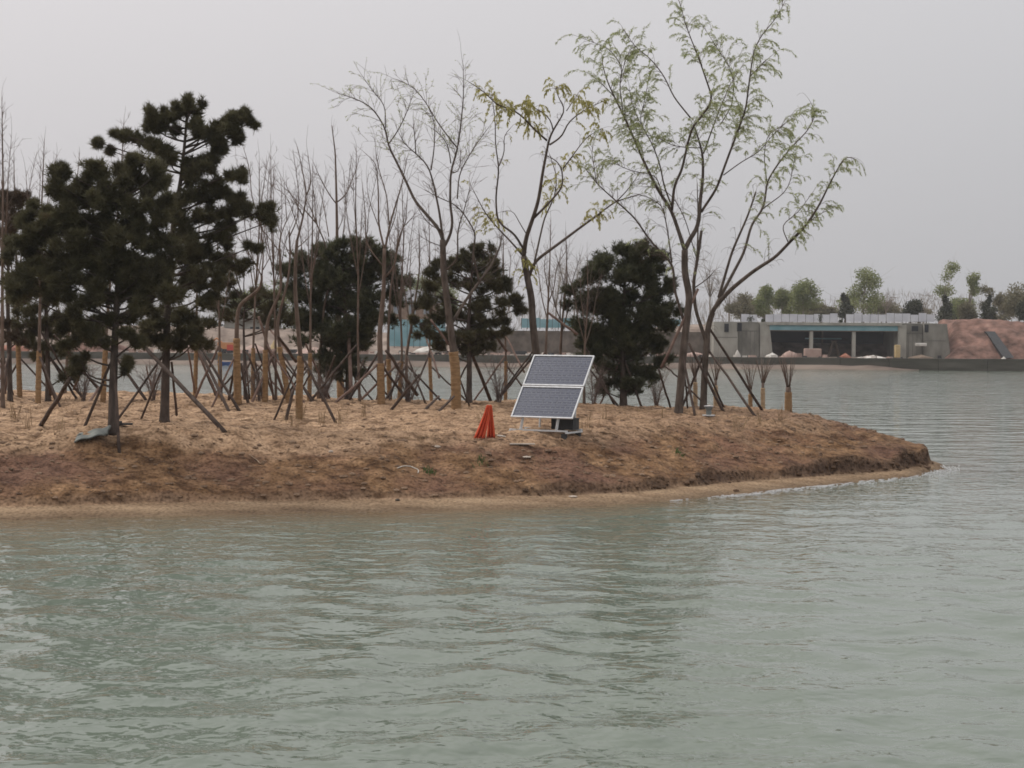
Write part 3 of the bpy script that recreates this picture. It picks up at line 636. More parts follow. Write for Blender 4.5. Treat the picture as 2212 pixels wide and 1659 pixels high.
# --- the bare topped willow left of it
Yl = 47.5
l4 = [([(986, 876), (984, 800), (975, 720), (966, 650), cA(715, 1450), cA(708, 1250)], 0.13, 0.09),
      ([cA(708, 1250), cA(690, 1190), cA(620, 1110), cA(545, 1025), cA(480, 880), cA(420, 760), cA(385, 690), cA(370, 590), cA(300, 480), cA(240, 437), cA(170, 410), cA(80, 382)], 0.055, 0.007),
      ([cA(708, 1235), cA(690, 1090), cA(650, 900), cA(622, 810), cA(550, 740), cA(480, 685), cA(450, 620)], 0.040, 0.009),
      ([cA(640, 840), cA(660, 700), cA(662, 550), cA(610, 440)], 0.022, 0.007),
      ([cA(385, 690), cA(450, 600), cA(500, 490), cA(530, 400)], 0.022, 0.007),
      ([cA(372, 590), cA(368, 450), cA(300, 380), cA(225, 270)], 0.018, 0.006),
      ([cA(712, 1300), cA(750, 1240), cA(770, 1150), cA(752, 1050), cA(755, 850), cA(795, 720), cA(812, 600), cA(825, 480), cA(832, 400), cA(830, 220)], 0.046, 0.007),
      ([cA(800, 715), cA(740, 640), cA(680, 560), cA(610, 440), cA(530, 340), cA(450, 310)], 0.022, 0.007),
      ([cA(757, 800), cA(740, 680), cA(690, 620), cA(640, 590)], 0.02, 0.007),
      ([cA(715, 1440), cA(800, 1370), cA(795, 1200), cA(840, 1060), cA(870, 940)], 0.032, 0.008),
      ([cA(795, 1010), cA(805, 860), cA(890, 710), cA(985, 580)], 0.022, 0.007),
      ([cA(755, 850), cA(800, 870), cA(820, 760), cA(810, 700)], 0.018, 0.007),
      ([(975, 700), cA(850, 1600), cA(940, 1480), cA(1000, 1400), cA(1050, 1290), cA(1058, 1225)], 0.05, 0.02),
      ([cA(925, 1500), cA(885, 1330), cA(908, 1215), cA(830, 1090), cA(780, 1040), cA(680, 1000), cA(600, 955)], 0.032, 0.009),
      ([cA(550, 745), cA(545, 650), cA(535, 565)], 0.02, 0.012),
      ([cA(705, 1200), cA(640, 1170), cA(600, 1130), cA(560, 1060)], 0.016, 0.007),
      ([cA(708, 1290), cA(640, 1270), cA(560, 1220)], 0.014, 0.006)]
LL = traced_limbs(l4, Yl, rng, 0.40)
tw4 = twigs(LL, rng, 0.075, (0.30, 1.1), 0.35, 0.35, 0.15, child=3)
zt = at(0, 330, Yl)[2]
lv = MB(); add_leaves(lv, tw4, rng, 16, 0.07, 0.010, lambda p: 0.7 if p[2] > zt else 0.04, droop=0.3)
finish_tree('willow_tree', 'nearly bare willow with a fan of thin branches left of the yellow tasselled willow', LL, tw4, M_bark, M_twig, lv, M_leaf, 0.006, props=2,
            wrap=(0, at(0, 752, Yl)[2]),
            poles=[pole(cN(1250, 500), cN(1590, 985), Yl - 1.5, 0.04), pole(cG(240, 1130), cN(1310, 1190), Yl - 1.0, 0.034), pole(cG(350, 620), cG(490, 810), Yl, 0.03, M_pole_red, False), pole(cG(420, 1330), cG(180, 1560), Yl - .5, 0.032), pole(cG(560, 1330), cG(285, 1620), Yl - .5, 0.032)], group=WG)

# --- young bare trees, traced stems
BG = 'bare young trees with straw wrapped trunks'
def bare(label, base, limbs, wrap_top=None, Y=None, poles=(), m_wrap=None, every=0.10, ln=(0.2, 0.8), mt=None, spread=0.3, up=0.9):
    Yb = Y or ground(*base)[1]
    LM = traced_limbs(limbs, Yb, rng, spread)
    t = twigs(LM, rng, every, ln, 0.25, up, 0.0, child=2)
    return finish_tree('bare_tree', label, LM, t, M_bark_tan, mt or M_twig, None, None, 0.0052, wrap=(0, at(base[0], wrap_top, Yb)[2]) if wrap_top else None,
                       poles=[pole(a, b, Yb, r, m) for a, b, r, m in poles], group=BG, m_wrap=m_wrap, props=2)
bare('bare young tree with a tall straight leader and straw wrap, left of the house', (736, 862),
     [([(736, 866), (734, 800), (731, 700), cC(945, 1500), cC(950, 1000), cC(945, 720), cC(935, 340), cC(905, 110)], 0.11, 0.014),
      ([cC(950, 780), cC(900, 720), cC(830, 600), cC(790, 520), cC(750, 420)], 0.026, 0.007), ([cC(955, 755), cC(1030, 700), cC(1060, 600), cC(1110, 500), cC(1135, 390)], 0.026, 0.007),
      ([cC(945, 1380), cC(890, 1180), cC(845, 1040)], 0.026, 0.008), ([cC(950, 1250), cC(1000, 1050), cC(1040, 640), cC(1070, 400)], 0.024, 0.006),
      ([cC(955, 1000), cC(1010, 880), cC(1020, 700)], 0.016, 0.006)], 742, None,
     [((731, 655), (700, 600), 0.018, M_pole_red)][:0] + [(cN(-230, 120), cN(160, 600), 0.03, M_pole_red), (cN(260, 670), cN(810, 1385), 0.042, None), (cN(900, 930), cN(530, 1265), 0.036, None)])
bare('multi stemmed bare young tree with straw wrap, next right of the tall straight leader', (822, 872),
     [([(824, 876), (822, 800), (820, 720), cC(1345, 1500), cC(1350, 1150)], 0.10, 0.055), ([cC(1350, 1160), cC(1300, 950), cC(1300, 720), cC(1285, 430), cC(1170, 330)], 0.036, 0.006),
      ([cC(1355, 1150), cC(1400, 930), cC(1500, 600), cC(1545, 370)], 0.038, 0.006), ([cC(1390, 950), cC(1370, 700), cC(1330, 570), cC(1290, 440), cC(1265, 200)], 0.024, 0.005),
      ([cC(1350, 1400), cC(1440, 1300), cC(1470, 1050), cC(1530, 940), cC(1545, 700)], 0.032, 0.006), ([cC(1340, 1300), cC(1240, 1180), cC(1190, 1080), cC(1190, 900), cC(1165, 600)], 0.028, 0.006),
      ([cC(1300, 960), cC(1210, 720), cC(1200, 560)], 0.016, 0.005), ([cC(1380, 1050), cC(1440, 900), cC(1470, 700)], 0.018, 0.005), ([cC(1530, 950), cC(1600, 870), cC(1640, 820)], 0.014, 0.005)], 775, None,
     [(cN(840, 120), cN(1110, 400), 0.03, M_pole_red)][:0] + [(cN(1220, 700), cN(1440, 1005), 0.034, None), (cN(980, 610), cN(820, 780), 0.02, None)], every=0.13)
bare('thin straw wrapped bare tree touching the right side of the multi stemmed one', (842, 872), [([(842, 876), (840, 800), (838, 740), cC(1400, 1500), cC(1440, 1250), cC(1470, 1000), cC(1460, 880)], 0.065, 0.01), ([cC(1440, 1250), cC(1500, 1000), cC(1530, 800)], 0.02, 0.006)], 768, 52.0, [])
bare('forked bare young tree with the thickest straw wrap, right of the orange machine', (513, 872),
     [([(514, 876), (512, 800), (511, 720), (514, 660), cC(315, 1480), cC(315, 1380)], 0.095, 0.032), ([cC(315, 1385), cC(230, 1230), cC(170, 1130), cC(80, 1010)], 0.022, 0.006), ([cC(315, 1380), cC(330, 1200), cC(310, 1000), cC(310, 760), cC(345, 520), cC(370, 390)], 0.024, 0.005),
      ([cC(325, 1330), cC(380, 1230), cC(430, 1180)], 0.016, 0.005), ([cC(320, 1000), cC(225, 700), cC(215, 480), cC(160, 300)], 0.02, 0.007)], 722, None,
     [(cM(670, 430), cM(1140, 1410), 0.036, None), (cM(700, 430), cM(1165, 1205), 0.034, None), (cM(1190, 650), cM(1275, 1110), 0.036, None), (cM(1110, 780), cM(925, 965), 0.026, None)])
bare('slim bare young tree with narrow straw wrap, first right of the thickest wrap', (573, 868),
     [([(573, 872), (573, 800), (574, 730), (578, 690), cC(480, 1500), cC(465, 1150)], 0.066, 0.032), ([cC(465, 1180), cC(400, 1090), cC(350, 1030), cC(300, 970)], 0.018, 0.006), ([cC(465, 1150), cC(470, 1040), cC(530, 900), cC(600, 740)], 0.02, 0.005),
      ([cC(525, 910), cC(512, 700), cC(502, 560)], 0.014, 0.005), ([cC(480, 1040), cC(420, 850), cC(410, 650), cC(380, 540)], 0.014, 0.005)], 745, None,
     [(cM(1290, 590), cM(1440, 985), 0.026, None), (cM(1450, 640), cM(1265, 890), 0.024, None), (cM(1400, 100), cM(1720, 420), 0.034, M_pole_red)], every=0.13)
bare('leaning bare young tree whose straw wrap tilts left at the top', (624, 868),
     [([(625, 872), (615, 810), (604, 750), (598, 700), cC(540, 1400), cC(555, 1200), cC(545, 1000)], 0.066, 0.02), ([cC(555, 1220), cC(500, 1100), cC(470, 1080)], 0.016, 0.006), ([cC(548, 1050), cC(620, 900), cC(625, 650), cC(590, 400)], 0.02, 0.005)], 745, None,
     [(cN(20, 640), cN(155, 900), 0.022, None)])
bare('branchy bare young tree with straw wrap, between the leaning wrap and the tall straight leader', (647, 905),
     [([(647, 908), (646, 850), (650, 780), (645, 720), cC(595, 1500), cC(600, 1250), cC(612, 1080)], 0.075, 0.042), ([cC(612, 1085), cC(660, 900), cC(695, 690), cC(640, 400), cC(612, 290)], 0.034, 0.006), ([cC(692, 700), cC(738, 600), cC(712, 420), cC(700, 330)], 0.02, 0.005),
      ([cC(665, 880), cC(530, 640), cC(495, 570)], 0.018, 0.005), ([cC(630, 1000), cC(560, 800), cC(530, 700), cC(430, 640)], 0.015, 0.005), ([cC(600, 1240), cC(555, 1180), cC(550, 1080)], 0.016, 0.01),
      ([cC(605, 1150), cC(700, 1080), cC(760, 990)], 0.015, 0.005), ([cC(690, 730), cC(760, 880), cC(770, 930)][::-1], 0.02, 0.006)], 768, None,
     [(cN(150, 960), cN(60, 1310), 0.036, None), (cN(-30, 330), cN(165, 600), 0.034, None), (cN(350, 760), cN(280, 895), 0.02, None)], every=0.11)
bare('bare young tree with crossing thin branches, before the low broad pine', (690, 862),
     [([(690, 866), (692, 760), (700, 660), cC(900, 1400), cC(850, 1100), cC(770, 930), cC(760, 700), cC(745, 640)], 0.06, 0.01), ([cC(770, 930), cC(660, 800), cC(530, 660), cC(420, 560)], 0.016, 0.005), ([cC(880, 1050), cC(840, 800), cC(800, 620)], 0.02, 0.006),
      ([cC(780, 950), cC(690, 840), cC(540, 720)], 0.014, 0.005)], None, 54.0, every=0.13)
# generic upright young trees by the left edge and behind the pines
def upright(label, base, top, wrap_top, nstem, seed, w=40, poles=(), m_wrap=None, r=0.06, mt=None):
    g = np.random.RandomState(seed); bx, by = base; tx, ty = top; limbs = []
    fork = by + (ty - by) * g.uniform(0.42, 0.52); fx = bx + (tx - bx) * 0.4
    limbs.append(([(bx, by + 3), (bx + (fx - bx) * .5 + g.normal(0, 2), (by + fork) / 2), (fx, fork), ((fx + tx) / 2 + g.normal(0, 5), (fork + ty) / 2), (tx, ty)], r, 0.007))
    for k in range(nstem):
        y0 = by + (fork - by) * g.uniform(0.8, 1.1); s = (k - (nstem - 1) / 2) / max(1, nstem - 1) * 2; e = ty + (by - ty) * g.uniform(0.03, 0.25)
        limbs.append(([(fx, y0), (fx + s * w * 0.35, y0 + (e - y0) * 0.3), (fx + s * w * 0.6 + g.normal(0, 4), y0 + (e - y0) * 0.65), (fx + s * w * g.uniform(.7, 1.1), e)], r * 0.4, 0.005))
    return bare(label, base, limbs, wrap_top, None, poles, m_wrap, 0.10, (0.2, 0.75), mt)
upright('bare tree with the leftmost orange straw wrap of all, under the dark pines', (43, 858), (30, 330), 722, 3, 1, 40, [(cL(-20, 320), cL(150, 640), 0.03, None), (cL(160, 180), cL(60, 620), 0.03, M_pole_red)])
upright('bare tree with an orange straw wrap, second wrapped trunk from the left edge', (82, 872), (96, 300), 757, 3, 2, 34, [(cL(470, 500), cL(590, 980), 0.034, None), (cL(500, 300), cL(800, 800), 0.024, None)])
upright('slender bare tree behind the pines, its orange wrap left of the front pine trunk', (222, 868), (268, 258), 752, 2, 3, 30, [(cL(640, 310), cL(1150, 935), 0.028, None), (cL(1165, 940), cL(850, 1410), 0.036, M_pole_red), (cL(1010, 620), cL(880, 930), 0.026, M_pole_red)])
upright('bare tree with a slim orange wrap right of the tall pine trunk', (421, 858), (432, 420), 742, 3, 4, 36, [(cM(70, 680), cM(135, 960), 0.022, M_pole_red), (cM(200, 680), cM(50, 1340), 0.03, None)], r=0.05)
upright('thin bare tree at the extreme left edge, no wrap', (6, 880), (4, 210), None, 3, 5, 24)
upright('bare wispy tree whose tips show above the left pines', (140, 850), (172, 330), None, 3, 6, 40)
upright('thin bare tree between the yellow willow and the round pine', (1208, 850), (1222, 500), None, 4, 7, 40)
upright('bare sapling close behind the right side of the yellow willow', (1180, 852), (1190, 470), None, 3, 8, 40)
upright('bare spindly tree directly right of the middle pine', (880, 850), (905, 480), None, 3, 9, 36)
upright('slim bare tree right of the orange machine, behind the thickest straw wrap', (476, 860), (470, 452), 750, 3, 11, 34, [(cM(560, 480), cM(640, 960), 0.024, M_pole_red)], r=0.045)
upright('slim bare tree with a narrow wrap between the thickest wrap and the first slim one', (546, 862), (560, 345), 748, 4, 12, 40, [(cM(1360, 420), cM(1560, 990), 0.024, None)], r=0.045)
upright('bare tree with spreading stems just left of the leaning wrap', (596, 864), (585, 335), None, 5, 13, 46, [], r=0.045)
upright('bare reddish stemmed tree right of the branchy wrapped one', (668, 866), (676, 352), 762, 4, 14, 40, [(cN(300, 420), cN(560, 1010), 0.028, M_pole_red)], r=0.05)
upright('thin bare tree in front of the low broad pine, near its right side', (777, 866), (770, 318), None, 4, 15, 40, [(cN(640, 560), cN(480, 1010), 0.026, None)], r=0.045)
upright('thin bare tree between the low broad pine and the grey roofed house', (862, 864), (868, 392), 780, 4, 16, 40, [(cN(1420, 640), cN(1290, 1000), 0.026, None)], r=0.045)
upright('thin bare tree in front of the left side of the open branched pine', (932, 864), (926, 440), 772, 4, 17, 36, [(cG(300, 760), cG(420, 1130), 0.026, M_pole_red)], r=0.045)
upright('thin bare tree between the open branched pine and the yellow willow', (1092, 862), (1086, 470), 772, 4, 18, 40, [(cG(1010, 700), cG(1200, 1080), 0.026, M_pole_red)], r=0.045)
upright('thin bare tree rising behind the upper right corner of the solar panels', (1262, 858), (1268, 548), None, 4, 19, 40, [], r=0.045)
# twiggy undergrowth between the trunks
def shrub(label, px, py, w, h, seed):
    g = np.random.RandomState(seed); p = ground(px, py); k = p[1] / F; root = thing('bare_shrub', label, 'shrub', (float(p[0]), float(p[1]), float(p[2])), 'bare twiggy shrubs between the trunks')
    st = MB(); tw = MB()
    for q in range(12):
        a = g.uniform(-1, 1); b_ = g.uniform(-1, 1); e = p + (a * w * k * .5, b_ * w * k * .4, h * k * g.uniform(.6, 1.0)); m_ = p + (a * w * k * .15, b_ * w * k * .12, h * k * .35)
        P = resample(np.array([p + (a * .05, b_ * .05, -.05), m_, e]), 0.12); st.tube(P, np.linspace(0.014, 0.006, len(P)), 4, False)
        for r_ in range(16):
            i = g.randint(1, len(P)); S_ = shoot(P[i], unit(g.normal(0, 1, 3) * (1, 1, .5) + (0, 0, .9)), g.uniform(.2, .55), g, 0.1); tw.tube(S_, np.linspace(.005, .0025, len(S_)), 3, False)
    part(st, 'stems', M_twig, root)['kind'] = 'stuff'; part(tw, 'twigs', M_twig, root)['kind'] = 'stuff'
shrub('bare twiggy shrub between the thickest wrap and the leaning wrap', 558, 866, 62, 84, 1)
shrub('bare twiggy shrub at the foot of the low broad pine', 700, 868, 66, 74, 2)
shrub('bare twiggy shrub right of the multi stemmed bare tree', 882, 868, 66, 82, 3)
shrub('bare twiggy shrub left of the solar panels', 1078, 868, 70, 90, 4)
shrub('bare twiggy shrub right of the solar panels', 1282, 868, 66, 84, 5)
shrub('bare twiggy shrub left of the willow pair', 1418, 872, 62, 84, 6)
shrub('bare twiggy shrub behind the front pine trunk at the left', 180, 866, 70, 90, 7)
shrub('bare twiggy shrub behind the tall pine trunk at the left', 330, 864, 70, 90, 8)
# pollarded saplings near the tip
def sapling(label, base, wrap_top, top, w, n, seed, r=0.07, m=None, sparse=False):
    g = np.random.RandomState(seed); Yb = ground(*base)[1]; bx, by = base
    limbs = [([(bx, by + 3), (bx, (by + wrap_top) / 2), (bx, wrap_top - 2)], r, r * 0.8)]
    for k in range(n):
        a = g.uniform(-1, 1); limbs.append(([(bx + a * 3, wrap_top), (bx + a * w * 0.35, wrap_top + (top - wrap_top) * 0.4), (bx + a * w * 0.8 + g.normal(0, 2), wrap_top + (top - wrap_top) * g.uniform(0.75, 1.05))], 0.016, 0.005))
    LM = traced_limbs(limbs, Yb, g, 0.5); t = twigs(LM, g, 0.16, (0.12, 0.4), 0.2, 0.9, 0, child=1)
    finish_tree('wrapped_sapling', label, LM, t, M_bark_tan, M_twig if not sparse else M_twig_grey, None, None, 0.0045, wrap=(0, at(bx, wrap_top, Yb)[2]), group='cut back saplings at the back of the island tip', m_wrap=m or M_wrap)
sapling('cut back sapling with a thick orange wrap standing alone at the right', (1703, 884), 838, 768, 26, 14, 1, 0.105)
sapling('cut back sapling with a short orange wrap, left of the two grey twiggy ones', (1621, 878), 842, 780, 24, 10, 2, 0.055)
sapling('cut back sapling with a pale wrap and grey twigs, nearest left of the lone thick wrapped one', (1690 - 12, 880), 826, 776, 26, 12, 3, 0.05, M_wrap_pale, True) if False else None
sapling('grey twiggy sapling with a pale wrap right of the short orange wrapped one', (1648, 879), 828, 775, 28, 14, 4, 0.055, M_wrap_pale, True)
sapling('grey twiggy sapling with a pale wrap between the two big willow trunks', (1502, 873), 816, 770, 22, 10, 5, 0.055, M_wrap_pale, True)
sapling('reddish twigged sapling with a pale wrap just right of the willow pair', (1546, 877), 822, 772, 22, 10, 6, 0.055, M_wrap_pale)
sapling('stub like sapling with an orange wrap below the round dark pine', (1346, 862), 812, 775, 14, 6, 7, 0.05)

# --- pines
def tufts(mb, C, A, rng, n=18, l=0.185, w=0.0105):
    """needle brushes at points C with axes A"""
    m = len(C); D = A[:, None, :] * 0.75 + rng.normal(0, 0.62, (m, n, 3)); D /= np.linalg.norm(D, axis=2)[..., None]
    sd = np.cross(D, rng.normal(0, 1, (m, n, 3))); sd /= np.linalg.norm(sd, axis=2)[..., None]
    L = l * rng.uniform(0.7, 1.15, (m, n, 1)); P = C[:, None, :] - A[:, None, :] * rng.uniform(0, 0.10, (m, n, 1))
    V = np.stack([P - sd * w, P + sd * w, P + D * L], 2).reshape(-1, 3)
    mb.add(V, np.arange(m * n * 3).reshape(-1, 3))
def pine(label, base, trunk, pads, m=M_needle, Y=None, dens=1.0, r0=0.12, depth=1.0, seed=0, poles=(), group='pines on the island', loose=0.5, grow=1.38):
    g = np.random.RandomState(seed + 50); Yb = Y or ground(*base)[1]; k = Yb / F
    LM = traced_limbs([(trunk, r0, 0.02)], Yb, g, 0.05); Q = LM[0][0]
    C, A = [], []
    for (x, y, rx, ry) in pads:
        dy = g.uniform(-1, 1) * depth * max(0.4, rx * k * 1.1)
        c = at(x, y, Yb + dy); Rx, Rz = rx * k * grow, ry * k * grow; Ry = (Rx + Rz) * 0.5
        # limb from the trunk to the pad
        zb = c[2] - 0.25 - 0.35 * math.hypot(c[0] - Q[0, 0], c[1] - Q[0, 1]) * 0.6
        i = int(np.clip(np.argmin(abs(Q[:, 2] - zb)), 2, len(Q) - 2)); mid = (Q[i] + c) / 2 + np.array((0, 0, -0.08)) + g.normal(0, 0.06, 3)
        P = resample(np.array([Q[i], mid, c]), 0.2); LM.append((P, np.linspace(0.028, 0.010, len(P))))
        n = int(dens * (52 + 560 * Rx * Rz))
        u = g.normal(0, 1, (n, 3)); u /= np.linalg.norm(u, axis=1)[:, None]; rr = np.abs(g.normal(0, 0.62, (n, 1))).clip(0, 1.5)
        sc_ = np.clip(g.normal(0, loose, (4, 3)), -0.85, 0.85) * (1, 1, 0.8); sr = g.uniform(0.38, 0.72, 4); wh = g.randint(0, 4, n)
        pts = c + (u * rr * sr[wh][:, None] + sc_[wh]) * np.array((Rx, Ry, Rz)); C.append(pts)
        ax = u * 0.7 + np.array((0, 0, 0.75)) + 0.25 * unit(c - Q[i]) + g.normal(0, 0.25, (n, 3)); A.append(ax / np.linalg.norm(ax, axis=1)[:, None])
        for q in range(0, n, max(1, n // 7)):
            LM.append((np.array([c + (pts[q] - c) * 0.1, c + (pts[q] - c) * 0.6 + (0, 0, -0.04), pts[q]]), np.array([0.010, 0.007, 0.005])))
    mb = MB(); tufts(mb, np.concatenate(C), np.concatenate(A), g)
    return finish_tree('pine_tree', label, LM, None, M_bark_dark, None, mb, m, poles=[pole(a, b, Yb, r, mm) for a, b, r, mm in poles], group=group, props=2)
def P_(lst): return [(*cP(x, y), rx, ry) for x, y, rx, ry in lst]
LOW = [(60, 665, 26, 16), (120, 660, 26, 18), (170, 672, 24, 16), (215, 690, 22, 14), (300, 668, 24, 18), (345, 680, 24, 16), (395, 690, 24, 18), (430, 700, 22, 18), (90, 700, 24, 14), (155, 708, 26, 14), (190, 725, 20, 14), (330, 705, 22, 14), (380, 722, 22, 14), (425, 735, 18, 12), (50, 700, 20, 14), (225, 735, 18, 10), (150, 740, 14, 8), (330, 730, 16, 10), (175, 780, 9, 12), (160, 792, 12, 12), (148, 806, 12, 10), (273, 790, 8, 12), (205, 618, 22, 16), (236, 592, 24, 16), (268, 612, 22, 16), (284, 640, 20, 14), (205, 650, 20, 14), (258, 692, 18, 12), (225, 560, 26, 18), (275, 570, 26, 18), (300, 600, 22, 16), (250, 540, 26, 18), (315, 640, 20, 14), (276, 715, 16, 10), (120, 570, 24, 18), (70, 570, 24, 18), (110, 640, 24, 16), (60, 738, 20, 12), (100, 748, 20, 12), (132, 762, 18, 12), (35, 728, 20, 12), (85, 772, 16, 10), (200, 716, 20, 12), (350, 736, 18, 10), (400, 742, 18, 10), (230, 640, 22, 14), (440, 650, 20, 14), (300, 735, 14, 9)]
pine('tall dark pine with a flat open top, highest of the left pines', (355, 912), [(355, 914), (358, 800), (362, 650), (375, 480), (392, 380), (400, 300), (405, 222)],
     P_([(1390, 130, 6, 12), (1420, 190, 20, 15), (1300, 200, 22, 14), (1130, 250, 16, 15), (1230, 220, 16, 14), (1500, 280, 18, 12), (1620, 270, 18, 12), (1740, 280, 14, 14), (1750, 230, 8, 6), (1810, 210, 8, 8), (1870, 280, 10, 8),
         (880, 370, 18, 8), (1000, 390, 20, 11), (1120, 440, 22, 13), (735, 430, 8, 8), (820, 490, 4, 4), (1200, 480, 22, 13), (1110, 310, 14, 12), (1240, 320, 20, 14), (1500, 370, 14, 14), (1640, 370, 22, 14), (1700, 320, 16, 14), (1600, 480, 16, 12), (1760, 410, 9, 9), (1560, 560, 16, 10), (1640, 470, 10, 8),
         (1250, 560, 22, 14), (1420, 580, 20, 14), (1540, 610, 20, 14), (1700, 670, 18, 14), (1790, 665, 9, 11), (1400, 700, 24, 18), (1560, 720, 22, 16), (1650, 790, 22, 14), (1780, 830, 20, 16), (1500, 840, 24, 18), (1400, 850, 24, 20), (1640, 930, 24, 14), (1780, 930, 26, 16), (1880, 960, 24, 18), (1960, 920, 9, 9), (2005, 1010, 10, 16),
         (1500, 960, 20, 16), (1700, 1030, 18, 12), (1400, 1010, 26, 20), (1560, 1130, 20, 15), (1660, 1160, 16, 12), (1880, 1195, 12, 8), (1420, 1150, 26, 18), (1520, 1240, 24, 16), (1640, 1290, 18, 10), (1760, 1330, 22, 14), (1580, 1380, 24, 16), (1400, 1300, 26, 20), (1470, 1450, 28, 16), (1330, 1430, 26, 18), (1600, 1480, 16, 10), (1300, 1150, 26, 20), (1280, 900, 24, 20)]) + [q for q in LOW if q[0] > 320],
     seed=1, r0=0.12, depth=0.9, dens=1.5, poles=[(cM(-60, 330), cM(965, 1440), 0.042, None), (cM(370, 640), cM(425, 1215), 0.026, None)])
pine('broad dark pine in front, its trunk beside the grey sheet', (243, 936), [(243, 938), (244, 850), (247, 760), (253, 640), (262, 520), (268, 410), (280, 365)],
     P_([(430, 640, 14, 16), (420, 730, 18, 18), (470, 780, 16, 16), (690, 640, 22, 16), (800, 640, 20, 16), (930, 600, 24, 16), (980, 540, 6, 8), (1080, 590, 24, 18), (1170, 640, 18, 18), (650, 740, 20, 18), (800, 750, 28, 22), (960, 740, 28, 22), (1120, 740, 26, 22), (520, 850, 22, 18), (660, 860, 26, 22), (850, 880, 30, 22), (1030, 880, 30, 22), (1190, 860, 26, 22),
         (540, 950, 24, 16), (400, 1000, 24, 16), (460, 1060, 26, 18), (640, 1020, 28, 20), (820, 1020, 30, 22), (1010, 1020, 30, 22), (1180, 1010, 28, 22), (350, 1080, 20, 14), (300, 960, 14, 12), (250, 900, 12, 10), (210, 1010, 16, 16), (240, 1080, 14, 14),
         (500, 1180, 30, 20), (680, 1170, 30, 22), (860, 1170, 30, 22), (1040, 1170, 30, 22), (1200, 1160, 28, 22), (150, 1180, 24, 16), (300, 1220, 28, 18), (460, 1290, 30, 20), (640, 1310, 30, 20), (900, 1320, 26, 18), (1060, 1310, 30, 20), (1200, 1310, 26, 20),
         (200, 1330, 28, 20), (80, 1400, 24, 20), (330, 1400, 30, 20), (500, 1430, 28, 18), (640, 1450, 26, 18), (960, 1440, 24, 18), (1100, 1440, 28, 18), (1230, 1440, 26, 18), (120, 1520, 26, 18), (280, 1530, 28, 18), (440, 1560, 26, 16), (1000, 1560, 24, 18), (1150, 1570, 28, 18), (1280, 1560, 26, 18)])
     + [q for q in LOW if 150 <= q[0] <= 320],
     seed=2, r0=0.11, depth=1.1, dens=1.9, poles=[(cL(830, 830), cL(485, 1375), 0.042, None)])
pine('dark pine filling the gap between the left edge and the broad front pine', (104, 866), [(104, 868), (103, 780), (100, 690), (98, 600), (100, 540)],
     [q for q in LOW if q[0] < 150] + [(80, 610, 24, 16), (130, 600, 24, 16), (45, 640, 20, 14), (100, 560, 24, 16), (140, 680, 22, 14), (70, 720, 18, 10), (115, 725, 18, 10), (60, 585, 18, 12)], seed=12, r0=0.09, depth=1.0, dens=1.2)
pine('reddish brown pine cut by the left edge of the picture', (22, 866), [(22, 868), (20, 760), (16, 640), (20, 520), (28, 430)],
     P_([(60, 800, 14, 10), (110, 820, 16, 12), (40, 860, 16, 14), (130, 860, 14, 10), (190, 825, 6, 6), (20, 930, 14, 12), (100, 940, 20, 14), (170, 950, 12, 10), (50, 1010, 20, 14), (140, 1020, 14, 12), (20, 1080, 14, 12), (90, 1100, 18, 12), (30, 1180, 18, 12), (20, 1300, 14, 12)]) + [(12, 640, 20, 14), (10, 690, 20, 16), (30, 730, 16, 12)], M_needle_brown, seed=3, r0=0.08, depth=1.0, dens=0.7)
pine('low broad pine standing behind the bare trees of the middle', (752, 862), [(752, 866), (752, 780), (748, 700), (742, 600), (740, 540)],
     [(722, 522, 16, 14), (775, 530, 18, 16), (800, 528, 8, 10), (690, 535, 16, 14), (735, 550, 26, 18), (660, 560, 20, 14), (700, 570, 26, 20), (780, 560, 26, 18), (825, 555, 20, 16), (645, 590, 24, 16), (690, 605, 30, 22), (740, 600, 30, 24), (790, 600, 30, 22), (835, 590, 20, 18), (860, 605, 16, 14), (640, 625, 22, 14), (680, 645, 30, 20), (735, 650, 30, 24), (790, 650, 30, 22), (840, 635, 22, 14),
      (655, 680, 26, 18), (700, 695, 30, 20), (755, 700, 30, 22), (805, 690, 26, 18), (690, 735, 28, 18), (740, 745, 30, 18), (790, 735, 26, 18), (700, 775, 24, 14), (755, 782, 28, 14), (720, 800, 18, 10), (770, 800, 16, 10), (690, 800, 14, 8)], M_needle_deep, seed=4, r0=0.11, depth=1.0, dens=1.8, loose=0.38, grow=1.75, poles=[(cN(790, 60), cN(830, 930), 0.05, M_pole_red)])
pine('open branched pine behind the bare topped willow', (1013, 868), [(1013, 870), (1014, 790), (1012, 700), (1018, 610), (1022, 545)],
     [(1022, 540, 10, 12), (1000, 552, 14, 12), (1045, 550, 14, 14), (1062, 560, 12, 12), (985, 575, 16, 12), (1020, 585, 22, 16), (1070, 585, 20, 14), (950, 572, 12, 7), (930, 590, 12, 8), (965, 605, 20, 12), (1010, 620, 24, 16), (1055, 622, 24, 16), (1095, 612, 16, 12), (925, 618, 16, 9), (950, 640, 22, 13), (1000, 655, 26, 16), (1060, 655, 24, 14), (1105, 645, 16, 12), (910, 655, 12, 8), (1120, 665, 10, 8), (940, 680, 20, 12), (990, 690, 26, 14), (1045, 690, 26, 14), (1095, 685, 18, 12), (905, 700, 14, 9), (930, 722, 20, 10), (890, 690, 10, 6), (985, 725, 26, 13), (1040, 722, 24, 12), (1085, 715, 16, 10), (955, 750, 18, 9), (1005, 752, 22, 10), (1050, 750, 16, 9)], M_needle, seed=5, r0=0.10, depth=1.0, dens=1.15, grow=1.55)
